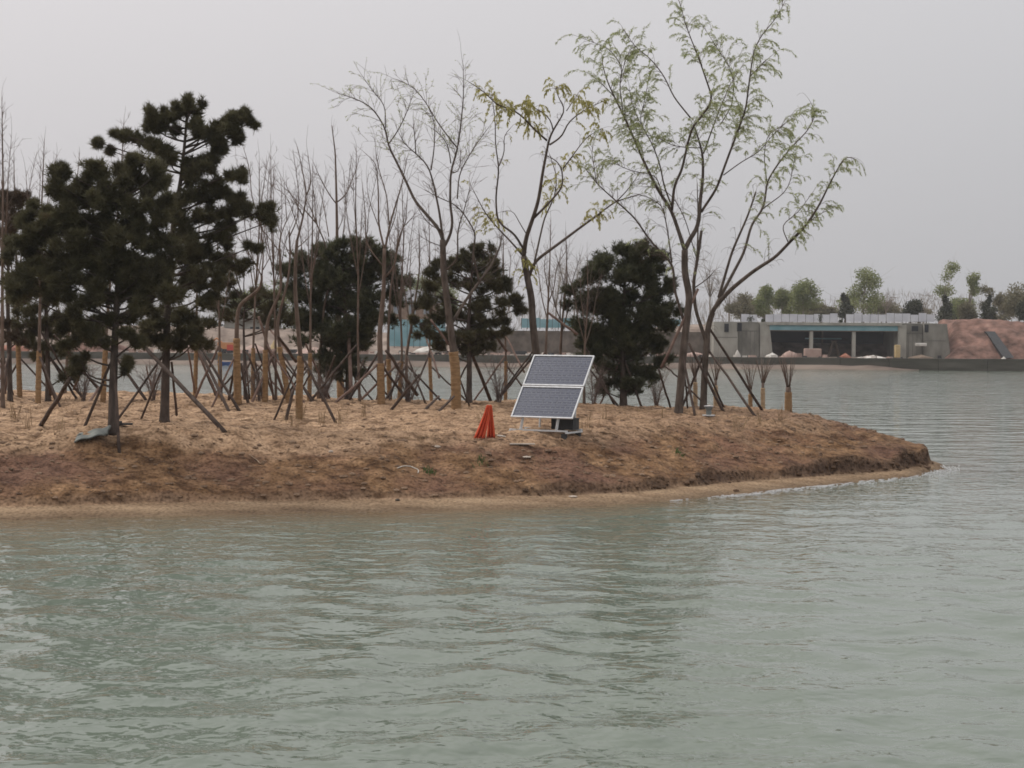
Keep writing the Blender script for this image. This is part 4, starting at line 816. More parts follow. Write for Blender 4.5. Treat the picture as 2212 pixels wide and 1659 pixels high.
pine('dense rounded dark pine right of the solar panels', (1347, 862), [(1347, 866), (1346, 800), (1345, 700), (1350, 600), (1355, 545)],
     [(1345, 540, 20, 12), (1380, 538, 18, 12), (1310, 560, 18, 14), (1345, 565, 28, 18), (1390, 562, 26, 18), (1415, 560, 16, 14), (1280, 588, 22, 15), (1320, 598, 30, 20), (1370, 600, 30, 20), (1415, 596, 24, 18), (1255, 615, 18, 12), (1285, 632, 28, 18), (1335, 640, 32, 22), (1388, 640, 30, 20), (1430, 632, 22, 18), (1252, 655, 20, 14), (1290, 672, 28, 20), (1340, 680, 32, 22), (1392, 680, 30, 20), (1438, 672, 20, 18), (1262, 700, 24, 16), (1305, 718, 28, 18), (1352, 722, 30, 20), (1400, 718, 28, 18), (1440, 706, 16, 14), (1285, 750, 24, 14), (1330, 760, 28, 16), (1378, 762, 28, 16), (1420, 748, 20, 14), (1300, 790, 20, 12), (1345, 800, 26, 12), (1390, 798, 22, 12), (1320, 822, 18, 10), (1370, 826, 20, 10), (1404, 812, 14, 10), (1300, 838, 16, 9), (1350, 842, 18, 8), (1260, 735, 16, 12), (1275, 775, 16, 12), (1430, 778, 16, 12)], M_needle_deep, seed=6, r0=0.12, depth=0.9, dens=1.5, loose=0.38, grow=1.75)
pine('small low pine between the left pines and the bare trees', (530, 862), [(530, 864), (528, 780), (526, 700), (530, 640)],
     [(455, 655, 22, 12), (500, 640, 22, 12), (545, 634, 22, 12), (580, 645, 18, 12), (470, 678, 22, 10), (520, 668, 26, 14), (565, 672, 22, 14), (600, 668, 16, 12), (620, 690, 14, 10), (590, 700, 16, 10), (535, 645, 16, 10), (500, 560, 10, 10), (510, 585, 12, 12), (480, 600, 12, 10), (530, 572, 8, 6), (500, 610, 10, 8)], M_needle, seed=7, r0=0.06, depth=0.9, dens=0.8, Y=52.0)

# ------------------------------------------------------------------ solar panels
M_alu = mat('aluminium_frame', (0.50, 0.51, 0.52), (0.66, 0.67, 0.68), 9, 0.5, spec=0.5)
M_cell = mat('solar_cell', (0.026, 0.032, 0.062), (0.050, 0.060, 0.100), 14, 0.35, spec=0.25)
M_back = mat('panel_backsheet', (0.13, 0.14, 0.16), (0.17, 0.18, 0.20), 9, 0.5)
M_bar = mat('busbar', (0.26, 0.27, 0.29), (0.34, 0.35, 0.37), 9, 0.4)
M_steel = mat('galvanised_steel', (0.50, 0.51, 0.51), (0.64, 0.65, 0.65), 8, 0.5, spec=0.5)
M_dkbox = mat('dark_box', (0.030, 0.032, 0.034), (0.055, 0.055, 0.055), 5, 0.6)
pb = ground(1165, 930)
def solar():
    tilt, yaw = R(50), R(-27)                    # the back of the table turns to the right of the picture
    k = pb[1] / F
    bl = at(1103.5, 900.5, pb[1])                # lower left corner of the table
    Wp, Lp, gap = 1.70, 0.985, 0.035
    ux = np.array((math.cos(yaw), math.sin(yaw), 0.0)); back = np.array((-math.sin(yaw), math.cos(yaw), 0.0))
    uy = back * math.cos(tilt) + np.array((0, 0, math.sin(tilt))); un = np.cross(ux, uy)
    Mx = np.stack([ux, uy, un], 1)
    root = thing('solar_panel_array', 'two stacked blue solar panels on a tilted white frame on the bare earth', 'solar panels', (float(bl[0]), float(bl[1]), gz(bl[0], bl[1])))
    inv = Matrix.Translation(-Vector(root.location))
    cell_me = None
    for q in range(2):
        o0 = bl + uy * q * (Lp + gap)
        W4 = Matrix(((*[float(c) for c in Mx[0]], float(o0[0])), (*[float(c) for c in Mx[1]], float(o0[1])), (*[float(c) for c in Mx[2]], float(o0[2])), (0, 0, 0, 1)))
        mb = MB(); mb.box((Wp / 2, Lp / 2, -0.012), (Wp / 2 - 0.02, Lp / 2 - 0.02, 0.004)); p = mb.build('panel', M_back, root); p.matrix_local = inv @ W4
        mb = MB(); t = 0.032
        mb.box((Wp / 2, t / 2, 0), (Wp / 2, t / 2, 0.020)); mb.box((Wp / 2, Lp - t / 2, 0), (Wp / 2, t / 2, 0.020))
        mb.box((t / 2, Lp / 2, 0), (t / 2, Lp / 2 - t - 0.001, 0.0195)); mb.box((Wp - t / 2, Lp / 2, 0), (t / 2, Lp / 2 - t - 0.001, 0.0195))
        sub(mb, 'frame', M_alu, p)
        nx, ny = 12, 6; cw, ch = (Wp - 0.08) / nx, (Lp - 0.08) / ny
        for i in range(nx):
            for j in range(ny):
                if cell_me is None:
                    mb = MB(); h = np.array((cw / 2 - 0.004, ch / 2 - 0.004)); c = 0.016
                    P = [(-h[0] + c, -h[1]), (h[0] - c, -h[1]), (h[0], -h[1] + c), (h[0], h[1] - c), (h[0] - c, h[1]), (-h[0] + c, h[1]), (-h[0], h[1] - c), (-h[0], -h[1] + c)]
                    mb.v.append(np.array([(x, y, -0.004) for x, y in P] + [(x, y, -0.008) for x, y in P])); mb.n = 16
                    mb.f.append(np.array([tuple(range(8))])); mb.f.append(np.array([(a + 8, (a + 1) % 8 + 8, (a + 1) % 8, a) for a in range(8)]))
                    co = sub(mb, 'cell', M_cell, p); cell_me = co.data
                else:
                    co = bpy.data.objects.new('cell', cell_me); COL.objects.link(co); co.parent = p
                co.location = (0.04 + cw * (i + 0.5), 0.04 + ch * (j + 0.5), 0)
        mb = MB()
        for j in range(ny):
            for f in (-0.22, 0.22): mb.box((Wp / 2, 0.04 + ch * (j + 0.5 + f), -0.003), (Wp / 2 - 0.045, 0.0022, 0.0006))
        sub(mb, 'busbars', M_bar, p)['kind'] = 'stuff'
    # carrying rails, legs, ground frame, battery box
    def w(a, b, c): return bl + ux * a + uy * b + un * c
    for a in (0.32, Wp - 0.32):
        mb = MB(); mb.box(w(a, Lp + gap / 2, -0.045), (0.022, Lp - 0.05, 0.022), M=Mx); part(mb, 'rail', M_steel, root)
    feet = []
    for a in (0.30, Wp - 0.42):
        top = w(a, 0.06, -0.05); foot = top - np.array((0, 0, 1)) * 0.33 + ux * (-0.05) - back * 0.02
        mb = MB(); mb.tube(np.array([foot, top]), 0.036, 4); part(mb, 'front_leg', M_steel, root); feet.append(foot)
        tb = w(a, Lp * 1.75, -0.05); fb = tb.copy(); fb[2] = gz(fb[0], fb[1]) - 0.05; fb = fb - back * 0.12
        mb = MB(); mb.tube(np.array([fb, tb]), 0.026, 4); part(mb, 'rear_leg', M_steel, root)
    z = min(f[2] for f in feet)
    c = (feet[0] + feet[1]) / 2 + back * 0.42; c[2] = z
    for b_, n in ((0.0, 'front'), (0.85, 'rear')):
        mb = MB(); mb.box(c + back * (b_ - 0.42), (0.80, 0.025, 0.02), yaw); part(mb, 'base_rail', M_steel, root)
    for a in (-0.78, 0.78):
        mb = MB(); mb.box(c + ux * a + np.array((0, 0, -0.042)), (0.025, 0.47, 0.02), yaw); part(mb, 'cross_rail', M_steel, root)
    g0 = [gz(*(c + ux * a + back * b_)[:2]) for a in (-0.7, 0.7) for b_ in (-0.4, 0.4)]
    for a in (-0.7, 0, 0.7):
        for b_ in (-0.4, 0.42):
            pnt = c + ux * a + back * b_; gq = gz(pnt[0], pnt[1])
            if z - 0.065 > gq: mb = MB(); mb.box((pnt[0], pnt[1], (gq - 0.1 + z - 0.065) / 2), (0.06, 0.05, (z - 0.065 - gq + 0.1) / 2), yaw); part(mb, 'footing', M_dkbox, root)
    bx = c + ux * 0.48 + back * 0.12
    mb = MB(); mb.box((bx[0], bx[1], z + 0.022 + 0.13), (0.30, 0.18, 0.13), yaw); p = part(mb, 'battery_box', M_dkbox, root)
    mb = MB(); mb.box((bx[0], bx[1], z + 0.022 + 0.272), (0.315, 0.195, 0.011), yaw); sub(mb, 'lid', M_dkbox, p)
solar()

# red orange cloth standing as an upside down V
M_red = mat('red_cloth', (0.62, 0.070, 0.026), (0.76, 0.13, 0.05), 5, 0.75, 0.01, 18, transl=0.12)
def red_cloth():
    c = ground(1050, 948); k = c[1] / F; mb = MB()
    n, m = 17, 12
    def wing(px, w0, w1, lean, y0):
        V = []
        for j in range(m):
            f = j / (m - 1)
            for i in range(n):
                s = i / (n - 1) - 0.5
                x = px(f) + s * (w0 + (w1 - w0) * f); y = y0 + lean * f + 0.055 * math.sin(i * 1.15 + 3 * f) * (0.3 + f) + 0.04 * s
                z = 0.80 * (1 - f) + 0.02 - 0.05 * abs(s) * (1 - f) + 0.02 * math.sin(i * 2.0) * f
                V.append((c[0] + x, c[1] + y, c[2] + z))
        q = [(j * n + i, j * n + i + 1, (j + 1) * n + i + 1, (j + 1) * n + i) for j in range(m - 1) for i in range(n - 1)]
        mb.add(V, q)
    wing(lambda f: 0.04 - 0.20 * f ** 1.2, 0.07, 0.27, -0.10, 0.02)
    wing(lambda f: 0.10 + 0.02 * f, 0.06, 0.20, 0.05, 0.05)
    o = mb.build('red_cloth', M_red, smooth=True, loc=c); md = o.modifiers.new('thick', 'SOLIDIFY'); md.thickness = 0.012; md.offset = 0
    tag(o, 'bright orange red cloth hanging like an upside down V left of the solar panels', 'cloth')
red_cloth()

# grey sheet, black board, cords, lamp, stones
M_tarp = mat('grey_sheet', (0.125, 0.135, 0.125), (0.215, 0.225, 0.20), 4, 0.7, 0.01, 14)
def grey_sheet():
    c = ground(192, 960); mb = MB(); n, m = 22, 12; V = []
    for j in range(m):
        for i in range(n):
            s = i / (n - 1) * 2 - 1; t = j / (m - 1) * 2 - 1
            wd = math.sqrt(max(0.0, 1 - abs(s) ** 2.4))
            x = c[0] + s * 0.36 + 0.06 * t; y = c[1] + 0.30 + t * wd * 0.34
            z = gz(c[0], c[1] + 0.3) + 0.02 + 0.11 * s * 0.6 + 0.09 * t + 0.018 * math.sin(6 * s + 3 * t) + 0.02 * math.sin(2.5 * s - 7 * t)
            V.append((x, y, z))
    mb.add(V, [(j * n + i, j * n + i + 1, (j + 1) * n + i + 1, (j + 1) * n + i) for j in range(m - 1) for i in range(n - 1)])
    o = mb.build('grey_sheet', M_tarp, smooth=True); md = o.modifiers.new('thick', 'SOLIDIFY'); md.thickness = 0.03; md.offset = 1
    tag(o, 'crumpled grey green plastic sheet lying on the lip of the bank', 'sheet')
grey_sheet()
def board():
    p = ground(271, 921); mb = MB(); mb.box((p[0], p[1], p[2] + 0.05), (0.16, 0.06, 0.022), 0.1); mb.box((p[0] - 0.11, p[1] + 0.005, p[2] + 0.095), (0.03, 0.04, 0.022), 0.3)
    tag(mb.build('black_board', M_dkbox), 'short black board lying right of the front pine trunk', 'board')
board()
M_cord = mat('white_cord', (0.50, 0.46, 0.40), (0.60, 0.56, 0.50), 5, 0.8); M_stick = mat('pale_stick', (0.36, 0.27, 0.18), (0.44, 0.34, 0.24), 5, 0.8)
def cord(pts, name, label, r, m, cat):
    P = []
    for a, b in zip(pts[:-1], pts[1:]):
        for f in np.linspace(0, 1, 5)[:-1]: q = ground(a[0] + (b[0] - a[0]) * f, a[1] + (b[1] - a[1]) * f); P.append(q + (0, 0, r * 1.4))
    mb = MB(); mb.tube(resample(np.array(P), 0.04), r, 6); tag(mb.build(name, m, smooth=True), label, cat)
cord([(858, 1014), (868, 1010), (878, 1009), (888, 1010), (898, 1014), (905, 1020), (902, 1026)], 'white_rope', 'curled white rope lying on the middle of the bank', 0.012, M_cord, 'rope')
cord([(538, 984), (550, 993), (558, 1000), (567, 1006)], 'pale_stick', 'thin pale stick lying on the bank left of the white rope', 0.008, M_stick, 'stick')
cord([(600, 962), (640, 966), (668, 969)], 'dark_stick', 'dark thin branch lying along the sandy lip at the left', 0.012, M_pole, 'stick') if False else None
M_lampg = mat('lamp_grey', (0.10, 0.115, 0.115), (0.17, 0.185, 0.18), 6, 0.5)
def lamp():
    p = ground(1531, 899); s = 1.0; root = thing('garden_lamp', 'small grey ground lamp shaped like a spool between willow trunk and bank', 'lamp', (float(p[0]), float(p[1]), float(p[2])))
    mb = MB(); mb.lathe(p, [(0.0, 0.0), (0.19, 0.0), (0.19, 0.03), (0.0, 0.032)], 14); part(mb, 'base_plate', M_steel, root)
    mb = MB(); mb.lathe(p, [(0.075, 0.03), (0.085, 0.10), (0.075, 0.17), (0.11, 0.21), (0.12, 0.27), (0.0, 0.275)], 14); part(mb, 'housing', M_lampg, root, True)
    mb = MB(); mb.lathe(p, [(0.0, 0.276), (0.14, 0.276), (0.145, 0.30), (0.0, 0.315)], 14); part(mb, 'cap', M_steel, root)
lamp()
M_stone = mat('pale_stone', (0.40, 0.34, 0.28), (0.52, 0.45, 0.38), 6, 0.9); M_dstone = mat('dark_stone', (0.07, 0.06, 0.05), (0.12, 0.10, 0.08), 6, 0.9)
def stone(px, py, s, m, label, seed, flat=0.5):
    g = np.random.RandomState(seed); p = ground(px, py, 31.0); mb = MB()
    V = ICO_V * s * (1 + 0.4 * (g.rand(12, 1) - 0.5)) * np.array((1.35, 0.9, flat)) + p + (0, 0, s * flat * 0.5); mb.add(V, ICO_F)
    o = mb.build('stone', m, smooth=False, loc=p); b = o.modifiers.new('round', 'BEVEL'); b.width = s * 0.2; b.segments = 2
    tag(o, label, 'stone', 'loose stones on the bank')
stone(1238, 1075, 0.09, M_stone, 'flat white stone on the beach below the solar panels', 1, 0.35)
stone(859, 1082, 0.05, M_dstone, 'small dark stone at the top of the beach below the white rope', 2, 0.7)
stone(1138, 990, 0.10, M_stone, 'pale flat stone on the bank below the solar panels', 3, 0.3)
stone(715, 978, 0.05, M_stone, 'pale pebble on the bank beyond the pale stick', 4, 0.8)
stone(945, 968, 0.07, M_stone, 'pale stone on the bank left of the red cloth', 5, 0.5)
stone(2003, 1012, 0.10, M_clod, 'brown earth lump on the beach at the very tip of the island', 6, 0.6)
stone(1590, 1062, 0.07, M_clod, 'brown earth lump on the beach below the willows', 7, 0.6)
def slab():
    p = ground(1128, 962); mb = MB(); mb.box((p[0], p[1], p[2] + 0.015), (0.30, 0.07, 0.012), 0.06); tag(mb.build('pale_board', M_stone), 'pale board lying flat on the earth below the solar panels', 'board')
    p = ground(1074, 944); q = ground(1092, 946); mb = MB(); mb.tube(np.linspace(p + (0, 0, .03), q + (0, 0, .02), 5), [0.014, 0.02, 0.022, 0.018, 0.012], 6)
    tag(mb.build('white_strip', M_cord), 'short white plastic strip beside the red cloth', 'plastic strip')
slab()

# ------------------------------------------------------------------ far bank
M_quay = mat('quay_concrete', (0.060, 0.055, 0.042), (0.115, 0.105, 0.085), 0.5, 0.9, stretch=(0.4, 1, 3))
M_ledge = mat('quay_ledge', (0.14, 0.105, 0.085), (0.26, 0.205, 0.165), 0.4, 0.9, stretch=(0.5, 1, 2))
M_fargr = mat('far_ground', (0.12, 0.088, 0.068), (0.31, 0.245, 0.20), 0.6, 0.95, detail=8)
M_conc = mat('concrete', (0.145, 0.136, 0.115), (0.265, 0.250, 0.215), 0.9, 0.9, stretch=(1, 1, 0.5))
M_conc_l = mat('light_concrete', (0.245, 0.232, 0.200), (0.38, 0.362, 0.315), 0.9, 0.9, stretch=(1, 1, 0.5))
M_teal = mat('teal_sheet', (0.155, 0.30, 0.33), (0.24, 0.39, 0.43), 0.7, 0.6)
M_white = mat('hoarding_white', (0.46, 0.46, 0.50), (0.58, 0.58, 0.61), 0.7, 0.6)
M_dark = mat('painted_interior_shade', (0.020, 0.022, 0.025), (0.035, 0.036, 0.040), 0.5, 0.9)  # near black colour stands in for shade inside bays, recesses and windows
M_redearth = mat('red_earth', (0.085, 0.050, 0.038), (0.27, 0.155, 0.12), 0.75, 0.95, 0.35, 1.2, c3=(0.36, 0.25, 0.20), detail=8)
M_rust = mat('rust_red', (0.22, 0.085, 0.055), (0.33, 0.15, 0.10), 1.0, 0.9)
M_wood = mat('site_timber', (0.13, 0.095, 0.07), (0.20, 0.15, 0.11), 1.5, 0.9)
YQ = 205.0
def zpx(px, py, Y): return float(at(px, py, Y)[2])
def xpx(px, Y): return float(at(px, 760, Y)[0])
def quay():
    root = thing('quay_wall', 'long dark concrete quay wall along the far shore', 'quay wall', (0, YQ, 0))
    xs = np.arange(-95, 96, 6.2)
    g = np.random.RandomState(4)
    for a, b in zip(xs[:-1], xs[1:]):
        mb = MB(); t = 1.50 + g.uniform(-0.03, 0.03); mb.box(((a + b) / 2, YQ + 1.0 + g.uniform(-.03, .03), (t - 1) / 2), ((b - a) / 2 - 0.03, 1.0, (t + 1) / 2)); part(mb, 'wall_block', M_quay, root)
    x1 = xpx(1985, YQ)
    mb = MB(); n = 70; X = np.linspace(-95, x1, n); V = []
    for x in X:
        w = 1.1 + 0.5 * float(vnoise(x * 0.2, 3.0, 5)); h = (0.62 + 0.25 * float(vnoise(x * 0.35, 8.0, 6))) * min(1.0, (x1 - x) / 7 + 0.05); w = w * min(1.0, (x1 - x) / 5 + 0.1)
        V += [(x, YQ - w - 0.8, -0.8), (x, YQ - w, 0.12), (x, YQ - 0.3, h), (x, YQ + 0.3, h)]
    mb.add(V, [(i * 4 + k, (i + 1) * 4 + k, (i + 1) * 4 + k + 1, i * 4 + k + 1) for i in range(n - 1) for k in range(3)]); part(mb, 'rubble_ledge', M_ledge, root)
quay()
def far_land():
    xs = np.arange(-300, 301, 2.0); ys = np.array([206.9, 208, 210, 212, 214, 216, 218, 221, 224, 228, 234, 242, 255, 275, 300, 360, 460, 700, 1300])
    X, Y = np.meshgrid(xs, ys)
    rise = np.interp(X, [-300, -40, -20, 12, 26, 30, 300], [3.6, 3.6, 2.6, 2.6, 4.4, 4.4, 4.4])
    t = np.clip((Y - 217) / 9, 0, 1); z = 1.46 + rise * t * t * (3 - 2 * t) + 0.25 * fbm(X * 0.15, Y * 0.15, 71, 3) * np.clip((Y - 208) / 4, 0, 1)
    nx, ny = len(xs), len(ys); i = (np.arange(ny - 1)[:, None] * nx + np.arange(nx - 1)[None]).ravel()
    mb = MB(); mb.add(np.stack([X, Y, z], -1).reshape(-1, 3), np.stack([i, i + 1, i + nx + 1, i + nx], -1))
    tag(mb.build('far_bank', M_fargr, smooth=True), 'bare building site ground on the far shore', kind='structure')
far_land()
def red_bank():
    xs = np.arange(xpx(2030, 214), 75, 0.4); ys = np.arange(208.5, 226, 0.4); X, Y = np.meshgrid(xs, ys)
    t = np.clip((Y - 210) / 6.5, 0, 1); e = np.clip((X - xs[0]) / 2.5, 0, 1)
    z = 1.30 + (4.9 * t ** 0.8) * e + (1.0 * fbm(X * 0.22, Y * 0.3, 81, 4) + 0.25 * fbm(X, Y, 85, 2)) * np.clip(t * 3, 0, 1) * e
    nx, ny = len(xs), len(ys); i = (np.arange(ny - 1)[:, None] * nx + np.arange(nx - 1)[None]).ravel()
    mb = MB(); mb.add(np.stack([X, Y, z], -1).reshape(-1, 3), np.stack([i, i + 1, i + nx + 1, i + nx], -1))
    tag(mb.build('red_earth_bank', M_redearth, smooth=True), 'reddish bare earth slope at the right end of the far shore', kind='structure')
red_bank()
def boathouse():
    Yb = 213.0; zb = 1.46; x = lambda p: xpx(p, Yb); z = lambda p, q=1800: zpx(q, p, Yb)
    root = thing('concrete_boathouse', 'unfinished concrete building with three wide dark bays and teal roof edge', 'building', (x(1800), Yb, zb))
    zt = z(696); zr = z(714)
    def slab(p0, p1, y0, y1, za, zb_, name, m, sl0=0.0, sl1=0.0):
        mb = MB(); X0, X1 = x(p0), x(p1)
        mb.hexa([(X0 + sl0, Yb + y0, za), (X1 + sl1, Yb + y0, za), (X1 + sl1, Yb + y1, za), (X0 + sl0, Yb + y1, za), (X0, Yb + y0, zb_), (X1, Yb + y0, zb_), (X1, Yb + y1, zb_), (X0, Yb + y1, zb_)])
        return part(mb, name, m, root)
    slab(1540, 1592, -0.6, 9, zb - .1, z(697), 'wall', M_conc_l, 0, 0.9 * 0)
    w1 = slab(1593, 1640, 0.0, 9, zb - .1, z(699), 'wall', M_conc, 0, 0)
    slab(1641, 1660, -0.4, 8, zb - .1, z(697), 'wing_wall', M_conc_l, 0.0, 0.55)
    slab(1938, 1956, -0.4, 8, zb - .1, z(700), 'wing_wall', M_conc_l, 0.0, 0.0)
    slab(1957, 1992, 0.0, 9, zb - .1, z(699), 'wall', M_conc, 0, 0)
    slab(1993, 2042, -0.6, 9, zb - .1, z(698), 'wall', M_conc, 0, 0.6)
    M_joint = mat('joint', (0.10, 0.095, 0.085), (0.14, 0.13, 0.12), 1.0, 0.9)
    for a in (1602, 1611, 1620, 1629): slab(a, a + 0.7, -0.03, 0.02, zb, z(716), 'formwork_joint', M_joint)
    for a in (1962, 1971, 1980): slab(a, a + 0.7, -0.03, 0.02, zb, z(718), 'formwork_joint', M_joint)
    slab(1593, 1640, -0.04, 0.02, z(717), z(715.8), 'formwork_joint', M_joint); slab(1957, 1992, -0.04, 0.02, z(719), z(717.8), 'formwork_joint', M_joint)
    slab(1541, 1591, -0.63, -0.58, z(731), z(730), 'formwork_joint', M_joint); slab(1994, 2040, -0.63, -0.58, z(735), z(734), 'formwork_joint', M_joint)
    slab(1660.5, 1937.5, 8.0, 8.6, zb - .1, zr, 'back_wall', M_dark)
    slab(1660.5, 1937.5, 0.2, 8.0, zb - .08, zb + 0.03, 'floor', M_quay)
    slab(1660.5, 1937.5, 0.05, 8.7, zr + 0.02, z(705), 'roof_slab', M_conc)
    slab(1660.5, 1937.5, -0.35, 0.03, z(716), z(714.2), 'lintel', M_wood)
    slab(1661, 1937, -0.42, 0.0, z(714), z(703.5), 'teal_fascia', M_teal)
    slab(1655, 1945, -0.7, 1.0, z(703), z(697), 'roof_kerb', M_conc_l)
    for a in (1748, 1840): slab(a, a + 7.5, -0.2, 0.35, zb, zr, 'column', M_conc_l)
    for a in (1798,): slab(a, a + 3, 7.4, 7.95, zb, zr, 'inner_post', M_wood)
    slab(1757, 1838, 6.0, 6.2, z(733), z(730), 'inner_beam', M_teal)
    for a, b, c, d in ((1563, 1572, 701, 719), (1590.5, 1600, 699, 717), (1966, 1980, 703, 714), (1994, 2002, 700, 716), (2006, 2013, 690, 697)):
        if d > 697.5: slab(a, b, -0.72, -0.55, z(d), z(c), 'painted_opening', M_dark)  # solid dark slabs on the wall; the recesses' shade is painted
    slab(1560, 2030, 1.2, 16, z(698), z(696.5), 'terrace', M_conc_l)
    return zt
boathouse()
def hoarding(label, p0, p1, ptop, pbot, Y, m, n, seed, gaps=()):
    g = np.random.RandomState(seed); x0, x1 = xpx(p0, Y), xpx(p1, Y); root = thing('site_hoarding', label, 'hoarding', ((x0 + x1) / 2, Y, zpx((p0 + p1) / 2, pbot, Y)), 'site hoardings on the far shore')
    w = (x1 - x0) / n
    for k in range(n):
        if k in gaps: continue
        pm = p0 + (p1 - p0) * (k + .5) / n; za, zb = zpx(pm, pbot, Y), zpx(pm, ptop, Y) + g.uniform(-0.12, 0.12)
        mb = MB(); mb.box((x0 + w * (k + .5), Y + g.uniform(-.04, .04), (za + zb) / 2), (w / 2 - 0.03, 0.03, (zb - za) / 2)); part(mb, 'panel', m, root)
        mb = MB(); mb.tube(np.array([(x0 + w * k, Y + 0.12, za - 0.2), (x0 + w * k, Y + 0.12, zb + 0.05)]), 0.05, 5); part(mb, 'post', M_quay, root)
hoarding('long pale grey hoarding standing along the roof of the concrete building', 1600, 2018, 678, 695, 219.0, M_white, 24, 1, (2, 12))
hoarding('teal hoarding standing below the grey roofed house', 838, 962, 690, 748, 214.0, M_teal, 9, 2)
hoarding('narrow teal hoarding behind the yellow tasselled willow', 1126, 1246, 688, 708, 216.0, M_teal, 9, 3)
hoarding('short teal hoarding left of the concrete building', 1420, 1470, 692, 704, 216.0, M_teal, 4, 4)
# low grey wall in the middle of the far shore
def low_wall(label, p0, p1, t, b, Y, m):
    x0, x1 = xpx(p0, Y), xpx(p1, Y); mb = MB(); z0, z1 = zpx(1100, b, Y), zpx(1100, t, Y); mb.box(((x0 + x1) / 2, Y, (z0 + z1) / 2), ((x1 - x0) / 2, 0.3, (z1 - z0) / 2))
    tag(mb.build('site_wall', m), label, 'wall')
low_wall('long grey brown wall on the far shore behind the willows', 1000, 1536, 714, 764, 216.6, mat('stained_wall', (0.075, 0.060, 0.046), (0.20, 0.165, 0.135), 0.8, 0.95, detail=8))
def house():
    Y = 238.0; x0, x1 = xpx(842, Y), xpx(945, Y); zb, ze, zr = zpx(890, 700, Y), zpx(890, 650, Y), zpx(890, 624, Y); D = 8.0
    root = thing('brick_house', 'tan house with a grey hipped roof beyond the teal hoarding', 'house', ((x0 + x1) / 2, Y, zb))
    M_brick = mat('tan_brick', (0.20, 0.135, 0.095), (0.29, 0.205, 0.15), 1.5, 0.9); M_tile = mat('grey_tile', (0.165, 0.165, 0.175), (0.24, 0.24, 0.25), 1.2, 0.8)
    M_glass = mat('dull_glass', (0.22, 0.25, 0.28), (0.28, 0.31, 0.34), 1, 0.3)
    mb = MB(); mb.box(((x0 + x1) / 2, Y + D / 2, (zb + ze) / 2 - 0.5), ((x1 - x0) / 2, D / 2, (ze - zb) / 2 + 0.5)); wl = part(mb, 'wall', M_brick, root)
    o = 0.6; X0, X1, Y0, Y1 = x0 - o, x1 + o, Y - o, Y + D + o; cx0, cx1 = x0 + 2.6, x1 - 1.8
    mb = MB(); mb.add([(X0, Y0, ze), (X1, Y0, ze), (X1, Y1, ze), (X0, Y1, ze), (cx0, Y + D / 2, zr), (cx1, Y + D / 2, zr)], [(0, 1, 5, 4), (2, 3, 4, 5)]); mb.f.append(np.array([(1, 2, 5), (3, 0, 4)])); part(mb, 'roof', M_tile, root)
    mb = MB(); mb.box(((x0 + x1) / 2, Y - 0.3, ze - 0.16), ((x1 - x0) / 2 + 0.55, 0.32, 0.14)); part(mb, 'eaves', M_tile, root)
    for p in (857, 890, 922):
        xa = xpx(p, Y); mb = MB(); mb.box((xa, Y - 0.04, zpx(890, 668, Y)), (0.55, 0.05, 0.75)); w = part(mb, 'window', M_conc_l, root)
        mb = MB(); mb.box((xa, Y - 0.07, zpx(890, 668, Y)), (0.46, 0.04, 0.66)); sub(mb, 'pane', M_glass, w)
house()
def pavilion():
    Y = 226.0; x = lambda p: xpx(p, Y); z = lambda p: zpx(530, p, Y); zb, ze, zr = z(742), z(694), z(672)
    root = thing('grey_building', 'pale grey gabled building behind the left bare trees', 'building', (x(530), Y, zb))
    mb = MB(); mb.box(((x(484) + x(590)) / 2, Y + 4, (zb + ze) / 2 - 0.4), ((x(590) - x(484)) / 2, 4, (ze - zb) / 2 + 0.4)); part(mb, 'wall', M_conc_l, root)
    a, b, m = x(478), x(596), x(537)
    mb = MB(); mb.add([(a, Y - .5, ze), (b, Y - .5, ze), (m, Y - .5, zr), (a, Y + 8.5, ze), (b, Y + 8.5, ze), (m, Y + 8.5, zr)], [(0, 2, 5, 3), (2, 1, 4, 5), (0, 3, 4, 1)]); mb.f.append(np.array([(0, 1, 2), (4, 3, 5)])); part(mb, 'roof', M_conc, root)
    for p in (544, 556, 568):
        mb = MB(); mb.box((x(p), Y - 0.03, (z(706) + z(732)) / 2), (0.22, 0.05, (z(706) - z(732)) / 2)); part(mb, 'window', M_dark, root)
pavilion()
def dark_sheet():
    mb = MB(); X = lambda p: xpx(p, 210)
    a, b = X(2146), X(2166); c, d = X(2164), X(2186)
    zt, zb = zpx(2160, 716, 213), zpx(2160, 773, 209)
    mb.hexa([(c, 209.0, zb), (d, 209.0, zb), (d, 210.2, zb), (c, 210.2, zb), (a, 213.6, zt), (b, 213.6, zt), (b, 214.6, zt), (a, 214.6, zt)])
    tag(mb.build('black_sheet', M_dkbox), 'tall black sheet lying up the red earth slope', 'sheet')
dark_sheet()
